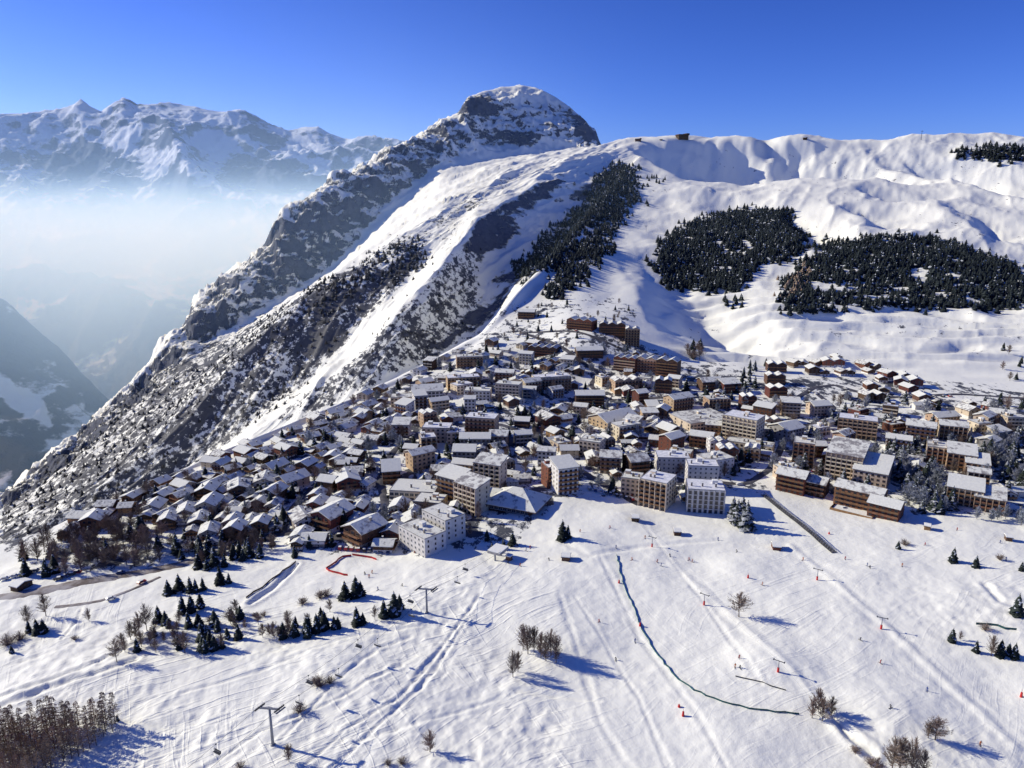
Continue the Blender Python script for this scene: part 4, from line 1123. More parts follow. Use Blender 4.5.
B(612, 335, 26, 5, 15, -8, 'wood', 'gables', 'big dark brown hotel with many gables in the upper hamlet', name='hotel', style='bands', cat='hotel')
B(632, 346, 14, 7, 12, -8, 'tan', 'gables', 'tall tan tower wing at the right end of the upper hamlet', style='bays')
B(542, 356, 28, 4, 15, -20, 'wood', 'gables', 'dark brown gabled block below the pointed gable hotel', style='bands')
B(526, 319, 16, 3, 13, -10, 'wood', 'gable', 'small dark building alone on the spur above the hamlet', name='guest_house', style='bands')
B(590, 358, 26, 3, 13, 6, 'wood', 'gable', 'long brown block on the bend of the road under the hamlet', style='bands')
B(624, 372, 20, 5, 14, -28, 'woodr', 'gables', 'left of three tall brown gabled blocks above the main street', style='bands', front='tan')
B(645, 373, 19, 5, 14, -28, 'tan', 'gables', 'middle of three tall brown gabled blocks above the main street', style='bands')
B(666, 378, 19, 6, 14, -28, 'wood', 'gables', 'right and tallest of three tall brown gabled blocks above the main street', style='bands')
B(628, 391, 28, 4, 14, 14, 'tan', 'gables', 'tan block with dormer gables on the main street', style='bays')
B(663, 393, 16, 4, 12, -14, 'wood', 'gables', 'narrow dark gabled block at the foot of the tallest brown one', style='bands')
B(683, 411, 22, 4, 14, 28, 'tan', 'gable', 'tan gabled block left of the sports hall', style='bands')
B(719, 409, 22, 3, 13, 8, 'tan', 'flat', 'brown block with flat roof behind the sports hall', style='bays')
B(712, 391, 20, 3, 14, 10, 'wood', 'gable', 'left half of the dark brown terrace building under the piste', style='bands')
B(732, 393, 18, 3, 12, 14, 'woodr', 'mono', 'right half of the dark brown terrace building under the piste', style='bands')
B(777, 372, 18, 3, 13, -8, 'wood', 'gables', 'dark gabled block at the top of a stack of four, under the ski hill', style='bands')
B(776, 385, 18, 3, 12, -4, 'wood', 'gables', 'dark gabled block second from the top of the stack of four', style='bands')
B(778, 398, 18, 3, 12, 2, 'woodr', 'gables', 'red brown gabled block lowest in the stack of dark ones', style='bands')
B(802, 467, 18, 6, 14, -24, 'tan', 'flat', 'tan tower with brown balconies left of the long cream slab', style='bays')
B(795, 440, 22, 3, 18, 30, 'grey', 'gable', 'grey building with a long plain sloping snow roof, right of the terrace', name='sports_hall', style='plain')
B(789, 493, 22, 4, 14, -36, 'woodr', 'gable', 'red brown chalet hotel beside the top of the covered conveyor', name='hotel', style='bands', cat='hotel')
B(812, 496, 18, 3, 13, -36, 'wood', 'gable', 'dark chalet building right of the red brown hotel at the conveyor', name='guest_house', style='bands')
B(856, 438, 32, 5, 15, -26, 'tan', 'flat', 'orange tan block with a lit grid of balconies on the right side', style='bays', front='tan')
B(842, 480, 28, 6, 22, -34, 'beige', 'mono', 'long beige slab with a sloping snow roof, the largest on the right', style='bays', front='cream')
B(868, 489, 26, 4, 24, -34, 'beige', 'mono', 'low wing with one huge white sloping roof right of the long beige slab', style='plain')
B(822, 416, 18, 3, 13, 10, 'beige', 'gable', 'small beige block behind the orange tan block', style='plain')
B(856, 509, 34, 4, 13, -40, 'wood2', 'gable', 'honey timber hotel with rows of balconies right on the piste edge', name='hotel', style='bands', cat='hotel', extra=deck)
B(882, 519, 22, 3, 13, -40, 'woodr', 'gable', 'red brown lower wing of the timber hotel at the piste edge', name='hotel', style='bands', cat='hotel')
B(919, 441, 22, 4, 14, -30, 'cream', 'gable', 'cream gabled block with a dark right side behind the frosted trees', style='bands')
B(952, 441, 22, 4, 13, -24, 'beige', 'gable', 'beige gabled block right of the cream one behind the frosted trees', style='bays')
B(948, 424, 26, 2, 13, 14, 'tan', 'gable', 'low tan building under the road on the right side', style='plain')
B(942, 464, 26, 4, 16, -28, 'beige', 'flat', 'upper part of the stepped brown terrace building on the right', style='bays')
B(960, 471, 22, 4, 16, -28, 'tan', 'mono', 'middle step of the brown terrace building with snow tiers', style='bays')
B(976, 477, 18, 3, 15, -28, 'tan', 'mono', 'lowest step of the brown terrace building with snow tiers', style='bays')
B(963, 506, 26, 4, 15, -32, 'beige', 'mono', 'beige terraced block facing the piste near the right edge', style='bays')
B(988, 512, 22, 3, 14, -32, 'tan', 'mono', 'smaller tan step right of the beige terraced block near the piste', style='bays')

def hall(o):
    pass
# the big hall with the low pyramid roof at the lift station
p = at(520, 517); o = empty('station_hall', (p.x, p.y + 16, p.z - .5), math.radians(-24))
tag(o, 'wide lift station hall under a low pyramid roof of blue snow', 'hall')
m = MB(); m.box(-2, 0, -3, 27, 22, 7.2); m.build('wall', [M['wood']], o)
for (cx, cy, a, b, z0, z1, nm_) in ((-1, 0, 17, 13.5, 3.6, 11.6, 'roof'), (-17, 4, 9, 10, 2.6, 6.6, 'roof')):
    r_ = MB()
    for dz, th, mi, k in ((0, .3, 1, 1.0), (.303, .55, 0, .985)):
        q = [(cx - a * k, cy - b * k, z0 + dz), (cx + a * k, cy - b * k, z0 + dz), (cx + a * k, cy + b * k, z0 + dz), (cx - a * k, cy + b * k, z0 + dz)]
        c0, c1 = (cx - 3, cy, z1 + dz), (cx + 3, cy, z1 + dz)
        q2 = [(x, y, z + th) for x, y, z in q]; c2, c3 = (c0[0], c0[1], c0[2] + th), (c1[0], c1[1], c1[2] + th)
        r_.face(list(reversed(q)), mi)
        for i in range(4): r_.face([q[i], q[(i + 1) % 4], q2[(i + 1) % 4], q2[i]], mi)
        r_.face([q2[0], q2[1], c3, c2], mi); r_.face([q2[1], q2[2], c3], mi); r_.face([q2[2], q2[3], c2, c3], mi); r_.face([q2[3], q2[0], c2], mi)
    r_.build('roof', [M['roofsnow'], M['wood']], o)
for i in range(9): ob('window', WIN['b'], o, (-13.4 + i * 2.85, -11, .8))
ob('door', DOOR, o, (10.6, -11.02, 0))
FOOT += [(p.x, p.y + 16, 20), (p.x - 16, p.y + 20, 12), (p.x + 10, p.y + 12, 14)]
LAND.append((p.x, p.y + 16, 'station hall'))

# ---------------------------------------------------------------- roads (laid before the chalets so that nothing stands on them)
ROADPTS = []
def ribbon(name, pts, width, mat, lift=.28, kind='structure', clearr=4.0, step=4.0):
    W3 = [at(u, v) for u, v in pts]; W3 = [p for p in W3 if p is not None]; dense = []
    for a, b in zip(W3[:-1], W3[1:]):
        n = max(1, int((b - a).length / step))
        for k in range(n): dense.append(a.lerp(b, k / n))
    dense.append(W3[-1])
    for _ in range(3): dense = [dense[0]] + [(dense[i - 1] + dense[i] * 2 + dense[i + 1]) / 4 for i in range(1, len(dense) - 1)] + [dense[-1]]
    vs = []; fs = []; nw = 4
    for i, p in enumerate(dense):
        t = (dense[min(i + 1, len(dense) - 1)] - dense[max(i - 1, 0)]); t.z = 0; t.normalize(); n_ = Vector((-t.y, t.x, 0))
        for k in range(nw + 1):
            q = p + n_ * width * (k / nw - .5); q.z = ground(q.x, q.y) + (lift if 0 < k < nw else -.15); vs.append(tuple(q))
        if clearr: FOOT.append((p.x, p.y, width / 2 + clearr - 4)); ROADPTS.append(p)
    for i in range(len(dense) - 1):
        for k in range(nw):
            a = i * (nw + 1) + k; fs.append((a, a + nw + 1, a + nw + 2, a + 1))
    me = bpy.data.meshes.new(name); me.from_pydata(vs, [], fs); me.materials.append(mat); me.polygons.foreach_set('use_smooth', [True] * len(fs)); me.update()
    o = bpy.data.objects.new(name, me); COL.objects.link(o); tag(o, kind=kind); return o
ribbon('road', [(-60, 606), (0, 598), (40, 591), (75, 584), (110, 577), (150, 571), (185, 564), (210, 553), (228, 546)], 9, M['slush'])
ribbon('path', [(55, 607), (90, 604), (120, 595), (160, 577)], 3, M['slush'])
ribbon('street', [(228, 546), (262, 536), (300, 532), (340, 540), (375, 527), (386, 505), (381, 485), (384, 465), (396, 448), (420, 436)], 6.5, M['asphalt'])
ribbon('street', [(420, 436), (450, 425), (500, 424), (540, 440), (552, 460), (580, 470), (596, 480), (620, 494), (640, 505)], 7, M['asphalt'])
ribbon('street', [(540, 440), (535, 420), (560, 405), (610, 400), (665, 398), (700, 397), (750, 404), (790, 402), (800, 396), (815, 387), (835, 385)], 7, M['asphalt'])
ribbon('street', [(750, 404), (790, 425), (815, 425), (835, 408), (815, 392)], 6, M['asphalt'])
ribbon('street', [(835, 385), (880, 398), (925, 396), (960, 394), (1000, 397), (1060, 400)], 8, M['asphalt'])
ribbon('street', [(610, 400), (590, 385), (600, 372), (575, 358), (545, 340), (520, 332), (560, 331), (600, 340), (625, 350)], 6, M['asphalt'])
ribbon('street', [(640, 505), (670, 487), (700, 480), (745, 485), (770, 470), (780, 450), (790, 425)], 6.5, M['asphalt'])
ribbon('street', [(300, 532), (290, 510), (310, 490), (345, 470), (384, 465)], 5.5, M['asphalt'])
ribbon('street', [(770, 470), (825, 480), (850, 512)], 5.5, M['asphalt'])
ribbon('street', [(900, 470), (940, 480), (1000, 470), (1060, 480)], 5.5, M['asphalt'])

# ---------------------------------------------------------------- chalets
PR = []
for i, (w, l, fl, top, base, hi) in enumerate([(11, 13, 2, 'wood', 'plaster', 1), (13, 15, 3, 'wood', 'stone', 1), (10, 11, 2, 'wood2', 'plaster', 1), (14, 17, 3, 'woodr', 'plaster', 1), (12, 14, 2, 'plaster', 'plaster', 1), (14, 18, 3, 'beige', 'plaster', 1), (12, 16, 2, 'plaster', 'stone', 1), (13, 13, 3, 'wood2', 'stone', 1)]):
    PR.append((w, l, fl, top, base, hi))
DESC = {'wood': 'dark timber', 'wood2': 'honey timber', 'woodr': 'red brown timber', 'plaster': 'white walled', 'beige': 'beige walled'}
protos = {}
def get_chalet(i, hi):
    k = (i, hi)
    if k not in protos:
        w, l, fl, top, base, _ = PR[i]
        o = chalet('chalet', w, l, fl, top, base, .40 + .04 * (i % 3), hi); index(o); protos[k] = [o, False]
    o, used = protos[k]
    if not used: protos[k][1] = True; return o
    return copy_tree(o)
CHALETS = []
def put_chalet(x, y, i, rz, sc=1.0, hi=None, p=None, grp='snow roofed chalets of the village'):
    w, l = PR[i][0] * sc, PR[i][1] * sc
    z = foot_z(x, y, w, l, rz)
    if hi is None: hi = math.hypot(x, y) < 560
    o = get_chalet(i, bool(hi)); o.location = (x, y, z); o.rotation_euler = (0, 0, rz); o.scale = (sc, sc, sc * random.uniform(.92, 1.06))
    tag(o, None, 'chalet', grp); CHALETS.append((o, i, rz, sc))
    FOOT.append((x, y, (w + l) / 4 * .80)); return o
# large single chalets one can point to
for (u, v, i, yaw, sc) in [(363, 546, 1, -38, 1.15), (410, 532, 2, 10, 1.0), (290, 491, 5, -40, .95), (262, 490, 4, 10, 1.05), (345, 492, 3, 20, 1.0), (330, 530, 3, -30, 1.1), (236, 500, 1, 20, .95), (300, 530, 6, 30, 1.0), (548, 428, 3, 30, 1), (560, 417, 0, -20, 1.1),
                           (600, 420, 4, 40, 1), (671, 440, 1, 30, 1.0), (655, 436, 0, -30, 1.0), (690, 505, 2, 0, .8)]:
    p = at(u, v); put_chalet(p.x, p.y + 7, i, math.radians(yaw), sc, True)
# the rows of dark chalets under the ski hill on the right
for (u, v) in [(793, 365), (803, 364), (816, 364), (827, 363), (838, 363), (812, 373), (823, 374), (836, 360), (845, 364), (841, 374), (850, 374), (858, 376), (868, 373), (863, 366), (873, 368), (881, 381), (868, 366), (878, 371), (886, 378), (900, 386), (908, 392), (914, 386), (922, 393), (903, 380), (846, 398), (838, 397), (866, 400), (877, 400), (884, 393), (893, 395), (927, 408), (934, 404), (921, 402), (940, 398), (855, 390), (870, 390)]:
    p = at(u, v)
    if p and clear(p.x, p.y, 5): put_chalet(p.x, p.y, random.choice((0, 1, 3)), math.radians(random.uniform(-30, 25)), random.uniform(.72, .85), False, grp='dark chalets in rows under the ski hill')
village = [(52, 534), (90, 520), (120, 503), (160, 486), (200, 467), (250, 446), (300, 426), (350, 406), (400, 383), (440, 362), (480, 340), (515, 312), (545, 330), (560, 345), (640, 350), (640, 380), (690, 385), (700, 392), (760, 398), (800, 405), (900, 404), (1030, 404), (1030, 500), (990, 500), (930, 478), (890, 470), (830, 500), (780, 480), (745, 492), (690, 500), (640, 500), (590, 486), (560, 478), (545, 486), (480, 500), (450, 525), (400, 528), (385, 550), (345, 544), (300, 546), (270, 540), (215, 545), (170, 528), (130, 512), (85, 532), (66, 540)]
def fieldyaw(x, y):
    a = 38 * math.sin(x / 70.0 + 1.3) * math.cos(y / 90.0) - 8
    return math.radians(a + random.gauss(0, 9) + (90 if random.random() < .28 else 0))
uu = [p[0] for p in village]; vv = [p[1] for p in village]
# smaller flat and gabled houses of three or four floors between the chalets
SMALLB = []
WN = {'cream': 'cream', 'beige': 'beige', 'tan': 'tan', 'plaster': 'white', 'grey': 'grey', 'wood': 'dark timber', 'woodr': 'red brown'}
for k in range(2600):
    if len(SMALLB) >= 62: break
    u = random.uniform(400, 1020); v = random.uniform(362, 500)
    if not in_poly(u, v, village): continue
    p = at(u, v)
    if p is None or not clear(p.x, p.y + 5, 6.5): continue
    mpp = depth(p) / F; wl = random.choice(('cream', 'cream', 'beige', 'beige', 'tan', 'tan', 'plaster', 'plaster', 'grey', 'wood', 'woodr')); rf = random.choice(('flat', 'gable', 'mono', 'gable', 'gables')); fl = random.choice((2, 3, 3, 4))
    o = block(u, v, random.uniform(9, 15) / mpp, fl, random.uniform(9, 12), random.uniform(-40, 40), wl, rf, 'x' * k, 'lodge', random.choice(('bands', 'plain', 'bays')), 'building', random.choice(('rail', 'cream', 'rail')), grp='mid sized lodges between the chalets')
    SMALLB.append((o, WN[wl] + ' lodge with ' + {'flat': 'flat roof', 'gable': 'gabled roof', 'mono': 'slanting roof', 'gables': 'twin gables'}[rf]))
tries = 0
while len(CHALETS) < 345 and tries < 20000:
    tries += 1
    u = random.uniform(50, 1030); v = random.uniform(345, 552)
    if (u > 640 and random.random() < .62) or (u > 400 and len(CHALETS) < 150): continue
    if not in_poly(u, v, village): continue
    p = at(u, v)
    if p is None: continue
    i = random.choice((0, 0, 1, 2, 3, 4, 4, 5, 6, 7)); sc = random.choice((random.uniform(.56, .72), random.uniform(.64, .86)))
    w, l = PR[i][0] * sc, PR[i][1] * sc
    if not clear(p.x, p.y, (w + l) / 4 * .80): continue
    put_chalet(p.x, p.y, i, fieldyaw(p.x, p.y), sc)
print('chalets', len(CHALETS), 'tries', tries)
# say which chalet is which: by walls, size and what it stands next to
def short(l): return l
# ------------------------------------------------------------------ trees one can point to
def T(kind, u, v, hpx, label=None, wide=1.0, group=None):
    p = at(u, v)
    return tree(kind, p, hpx * depth(p) / F, label, group, wide)
SLOT = []    # (object, kind phrase, u, v) labelled together at the end
def later(o, phrase, fallback_group=None):
    u, v, _ = proj(*o.location); SLOT.append((o, phrase, u, v))
for (u, v, h) in [(169, 594, 17), (179, 591, 18), (190, 592, 17), (197, 592, 15), (203, 590, 15), (221, 584, 17), (230, 583, 13), (183, 613, 17), (191, 612, 17), (201, 608, 15), (198, 626, 19), (215, 626, 20), (231, 620, 15), (241, 619, 16),
                  (203, 640, 18), (206, 652, 17), (215, 650, 15), (223, 648, 12), (158, 622, 16), (166, 624, 15), (283, 638, 17), (295, 636, 17), (309, 631, 17), (317, 632, 17), (324, 629, 18), (338, 628, 14), (295, 557, 11), (37, 634, 20), (30, 632, 14), (44, 633, 17), (12, 653, 11), (118, 721, 8),
                  (346, 599, 19), (356, 597, 20), (362, 596, 17), (385, 617, 18), (394, 615, 22), (400, 610, 16), (357, 625, 20), (364, 624, 16), (562, 540, 18), (568, 538, 14), (504, 549, 14), (513, 545, 14), (493, 552, 10), (487, 540, 11), (898, 549, 8), (953, 562, 18), (975, 567, 15), (1022, 571, 12), (1016, 615, 20), (951, 642, 13), (975, 652, 14), (1000, 656, 15), (1014, 658, 19), (1008, 655, 12)]:
    o = T('conifer', u + random.uniform(-1, 1), v, h * random.uniform(.85, 1.3), None, 1.25, 'dark conifers scattered over the open snow'); later(o, 'dark conifer on the open snow')
for (u, v, h) in [(523, 650, 30), (528, 654, 32), (541, 658, 30), (546, 661, 28), (556, 663, 32), (513, 677, 30), (534, 652, 30), (551, 655, 28), (518, 672, 24)]:
    o = T('bare_tree', u, v, h, None, .9, 'bare trees of the grove in the middle of the piste'); later(o, 'bare brown birch of the piste grove')
for (u, v, h, w) in [(117, 662, 26, 1.0), (131, 640, 22, .9), (139, 634, 24, .9), (147, 631, 30, .8), (185, 653, 24, 1.1), (176, 650, 16, 1), (89, 621, 14, 1), (174, 638, 14, 1), (274, 639, 20, 1), (289, 762, 22, 1.1), (28, 626, 22, 1), (46, 616, 24, 1), (152, 640, 14, 1), (269, 636, 14, 1), (125, 652, 15, 1), (330, 612, 14, 1), (375, 620, 16, .8),
                     (430, 752, 25, 1.2), (739, 617, 27, 1.25), (991, 656, 24, .9), (812, 718, 24, 1.1), (822, 721, 26, 1.1), (831, 716, 22, 1.2), (818, 712, 28, 1.0), (891, 775, 44, .9), (910, 778, 46, .9), (899, 772, 40, 1.), (875, 780, 26, 1.1), (922, 776, 30, .9), (960, 640, 10, 1), (440, 528, 22, .7), (478, 522, 22, .8), (448, 535, 18, .7), (470, 536, 16, .8)]:
    o = T('bare_tree', u, v, h, None, w); later(o, 'bare brown tree standing on the snow')
o = T('bare_tree', 935, 740, 25, 'round bushy bare tree with a wide crown near the bottom right corner', 1.6)
o = T('bare_tree', 928, 738, 20, 'smaller half of the round bare tree pair near the bottom right', 1.3)
for (u, v, h) in [(210, 622, 5), (255, 617, 4), (264, 616, 4), (303, 604, 6), (320, 598, 6), (326, 596, 6), (320, 686, 7), (316, 684, 7), (330, 683, 6), (240, 768, 6), (388, 765, 5), (402, 764, 6), (1000, 560, 5), (905, 545, 5), (985, 630, 6), (855, 752, 6), (870, 764, 6), (300, 712, 8), (8, 645, 9), (20, 640, 7), (75, 640, 4)]:
    p = at(u, v); o = bush(p, h * 1.3 * depth(p) / F, None, 'low bushes poking out of the snow'); later(o, 'low bare bush poking out of the snow')
# larch wood, bottom left
r_ = random.Random(21); n = 0; spots = []
lw = [(-14, 738), (0, 733), (40, 727), (75, 724), (100, 718), (116, 722), (112, 738), (85, 755), (60, 768), (35, 790), (-14, 812)]
while n < 112:
    u, v = r_.uniform(-14, 116), r_.uniform(716, 812)
    if not in_poly(u, v, lw) or any(abs(u - a) < 4.5 and abs(v - b) < 5 for a, b in spots): 
        if r_.random() < .995: continue
        else: n += 1; continue
    spots.append((u, v)); n += 1
    p = at(u, v); o = tree('larch', p, r_.uniform(9, 13.5), None, 'bare brown larches of the wood in the bottom left corner', 1.0)
    later(o, 'bare brown larch in the dense corner wood')
# bare grove and conifers under the left end of the village
g1 = [(14, 560), (40, 545), (70, 536), (130, 528), (175, 532), (182, 560), (140, 566), (100, 572), (60, 578), (30, 580)]
g2 = [(176, 566), (190, 548), (225, 542), (262, 540), (278, 548), (262, 560), (225, 568), (200, 573)]
def fill(poly, cnt, kind, h0, h1, phrase, grp, seed, md=3.2, wide=1.0, bu=None):
    rr = random.Random(seed); us = [q[0] for q in poly]; vs = [q[1] for q in poly]; k = 0; tr = 0; done = []
    while k < cnt and tr < cnt * 260:
        tr += 1; u, v = rr.uniform(min(us), max(us)), rr.uniform(min(vs), max(vs))
        if not in_poly(u, v, poly): continue
        p = at(u, v)
        if p is None or any((p.x - a) ** 2 + (p.y - b) ** 2 < md * md for a, b in done) or not clear(p.x, p.y, -1.3): continue
        done.append((p.x, p.y)); kd = kind if isinstance(kind, str) else rr.choice(kind); k += 1
        o = tree(kd, p, rr.uniform(h0, h1), None, grp, wide)
        later(o, phrase if isinstance(phrase, str) else phrase[kd])
fill(g1, 62, ('bare_tree', 'bare_tree', 'bare_tree', 'bare_tree', 'conifer'), 8, 14, {'bare_tree': 'bare brown tree in the roadside grove', 'conifer': 'dark conifer in the roadside grove'}, 'trees of the grove under the left end of the village', 31, 4, 1.15)
fill(g2, 34, ('conifer', 'conifer', 'bare_tree'), 7, 12, {'bare_tree': 'bare tree in the strip above the road', 'conifer': 'dark conifer in the strip above the road'}, 'trees of the strip above the road', 32, 3.6, 1.15)
fill([(115, 655), (125, 632), (170, 622), (215, 628), (235, 612), (262, 622), (340, 612), (345, 626), (300, 640), (240, 642), (225, 655), (170, 652)], 44, ('bare_tree', 'bare_tree', 'conifer'), 4.5, 8.5, {'bare_tree': 'bare brown tree of the left meadow belt', 'conifer': 'dark conifer of the left meadow belt'}, 'trees of the belt across the left meadow', 45, 3.5, 1.15)
PH = {'conifer': 'dark conifer between the houses', 'bare_tree': 'bare brown tree between the houses', 'snowy_conifer': 'snow dusted conifer among the houses', 'frosted_tree': 'frosted leafless tree among the houses'}
fill([(60, 530), (200, 470), (300, 430), (480, 345), (560, 345), (640, 350), (640, 505), (590, 490), (540, 490), (450, 530), (330, 548), (200, 545), (120, 515)], 290, ('conifer', 'conifer', 'conifer', 'bare_tree', 'bare_tree', 'frosted_tree'), 7, 12.5, PH, 'trees between the houses of the village', 33, 3.6, 1.2)
fill([(640, 350), (760, 398), (1030, 404), (1030, 500), (930, 480), (830, 500), (745, 495), (640, 505)], 150, ('conifer', 'snowy_conifer', 'frosted_tree', 'bare_tree'), 8, 14, PH, 'trees between the houses of the village', 34, 4.5, 1.15)
PF = {'conifer': 'dark conifer in the frosted wood', 'snowy_conifer': 'snow dusted conifer in the frosted wood', 'frosted_tree': 'frosted leafless tree in the frosted wood'}
fill([(870, 455), (895, 440), (930, 446), (938, 470), (945, 490), (955, 512), (925, 516), (905, 510), (893, 490), (868, 470)], 62, ('snowy_conifer', 'frosted_tree', 'snowy_conifer', 'conifer'), 9, 15, PF, 'trees of the frosted wood beside the timber hotel', 35, 4.2, 1.2)
fill([(990, 420), (1030, 410), (1030, 500), (1000, 480), (985, 450)], 36, ('snowy_conifer', 'frosted_tree', 'conifer'), 9, 15, {k: v_.replace('frosted wood', 'wood at the right edge') for k, v_ in PF.items()}, 'trees of the wood at the right edge', 36, 5, 1.2)
fill([(1000, 516), (1030, 512), (1030, 528), (960, 520)], 10, ('frosted_tree',), 7, 10, 'pale leafless tree in the row near the right edge', 'pale trees of the row near the right edge', 37, 4, 1.0)
fill([(1000, 345), (1030, 345), (1030, 395), (1005, 395)], 8, ('conifer', 'bare_tree'), 7, 11, {k: v_.replace('between the houses', 'above the road at the right edge') for k, v_ in PH.items()}, 'trees above the road at the right edge', 38, 8, 1.2)
fill([(505, 330), (560, 290), (575, 300), (560, 320), (620, 300), (636, 318), (560, 345), (500, 345)], 40, ('conifer', 'bare_tree'), 5, 9, {'conifer': 'small conifer beside the upper hamlet', 'bare_tree': 'small bare tree beside the upper hamlet'}, 'trees beside the upper hamlet', 39, 7, 1.1)
fill([(750, 365), (768, 360), (768, 405), (742, 400), (700, 400), (700, 392)], 18, ('conifer', 'snowy_conifer'), 8, 13, {'conifer': 'dark conifer left of the stacked dark blocks', 'snowy_conifer': 'snow dusted conifer left of the stacked dark blocks'}, 'conifers left of the stacked dark blocks', 40, 6, 1.2)
fill([(684, 352), (698, 346), (708, 352), (702, 362), (688, 362)], 9, ('conifer', 'bare_tree'), 9, 14, {'conifer': 'dark conifer in the lone clump above the village', 'bare_tree': 'bare tree in the lone clump above the village'}, 'lone clump of trees on the slope above the village', 41, 5, 1.4)
fill([(722, 300), (742, 300), (742, 309), (724, 309)], 8, ('conifer',), 10, 13, 'conifer of the small clump under the square wood', 'small clump under the square wood', 42, 8, 1.5)
fill([(646, 178), (667, 178), (667, 184), (648, 184)], 9, ('conifer',), 11, 15, 'conifer of the short row on the ski hill', 'short row of conifers high on the ski hill', 43, 9, 1.3)
fill([(645, 204), (652, 204), (652, 208), (646, 208)], 2, ('conifer',), 12, 14, 'lone conifer high on the ski hill', 'pair of conifers high on the ski hill', 44, 6, 1.5)
for (u, v, h) in [(737, 524, 27), (746, 529, 31), (742, 518, 24), (733, 517, 22)]:
    o = T('snowy_conifer', u, v, h, None, 1.2, 'big snow dusted conifers beside the white block'); later(o, 'big snow dusted piste edge conifer')

# ------------------------------------------------------------------ cars under snow
def car_meshes(paint):
    m = MB(); L2, w = 2.15, .88
    prof = [(-L2, .35), (L2, .35), (L2, .78), (L2 * .52, .92), (L2 * .25, 1.42), (-L2 * .62, 1.45), (-L2 * .95, .98), (-L2, .9)]
    a = [(x, -w, z) for x, z in prof]; b = [(x, w, z) for x, z in prof]
    m.hexa(a, b, 0)
    m.box(-.35, 0, 1.46, 1.7, 1.5, .16, 1)
    g = MB()
    for s in (-1, 1):
        q = [(L2 * .42, s * (w + .006), .95), (L2 * .22, s * (w + .006), 1.34), (-L2 * .58, s * (w + .006), 1.36), (-L2 * .8, s * (w + .006), .98)]
        g.face(q if s < 0 else q[::-1])
    g.face([(L2 * .53, -w * .9, .93), (L2 * .53, w * .9, .93), (L2 * .27, w * .85, 1.40), (L2 * .27, -w * .85, 1.40)])
    t = MB()
    for x in (-1.3, 1.35):
        for s in (-1, 1): t.tube((x, s * .68, .32), (x, s * .9, .32), .32, .32, 10)
    return m.mesh('car_body', [paint, M['snow']]), g.mesh('car_glass', [M['glass']]), t.mesh('car_wheels', [M['darkmetal']])
CARS = []
PNAME = ['white', 'grey', 'dark', 'blue', 'red']
for nme, c in zip(PNAME, ((.6, .6, .6), (.2, .21, .22), (.03, .03, .035), (.04, .08, .2), (.3, .03, .03))):
    CARS.append(car_meshes(simple('car_paint_' + nme, c, None, 1, .35, .5)))
CARPOS = []
def car(p, rz):
    k = random.choice((0, 0, 1, 2, 2, 3, 4)); b, g, t = CARS[k]
    o = empty('parked_car', (p.x, p.y, ground(p.x, p.y) + .22), rz); ob('body', b, o); ob('window', g, o)
    ob('wheel', t, o)
    tag(o, None, 'car', 'cars parked along the village roads'); later(o, PNAME[k] + ' car with snow on its roof')
for a, b, cnt, off in [((340, 549), (388, 553), 9, 0), ((590, 490), (632, 500), 9, 0), ((4, 580), (34, 572), 4, 3), ((58, 580), (78, 573), 4, 3), ((184, 553), (196, 550), 3, 0), ((640, 402), (700, 400), 9, 2), ((556, 470), (580, 477), 5, 2), ((232, 536), (262, 530), 5, 2), ((660, 492), (700, 483), 6, 2), ((790, 462), (822, 476), 5, 2), ((900, 398), (950, 397), 7, 2), ((900, 474), (930, 480), 5, 2)]:
    for k in range(cnt):
        f = (k + random.uniform(-.12, .12)) / max(1, cnt - 1); p = at(a[0] + (b[0] - a[0]) * f, a[1] + (b[1] - a[1]) * f)
        car(p, random.choice((0, math.pi)) + random.uniform(-.15, .15) + (math.pi / 2 if cnt in (9,) and off == 0 else .2))

rc = random.Random(77); nc = 0
for k in range(600):
    if nc >= 85: break
    i = rc.randrange(1, len(ROADPTS)); a, b = ROADPTS[i - 1], ROADPTS[i]
    if (a - b).length > 9 or (a - b).length < .5: continue
    dd = (b - a); dd.z = 0; dd.normalize(); sd = rc.choice((-1, 1)); q = a + Vector((-dd.y, dd.x, 0)) * sd * 2.3
    if any((q.x - u_) ** 2 + (q.y - v_) ** 2 < 30 for u_, v_ in CARPOS): continue
    CARPOS.append((q.x, q.y)); car(q, math.atan2(dd.y, dd.x)); nc += 1
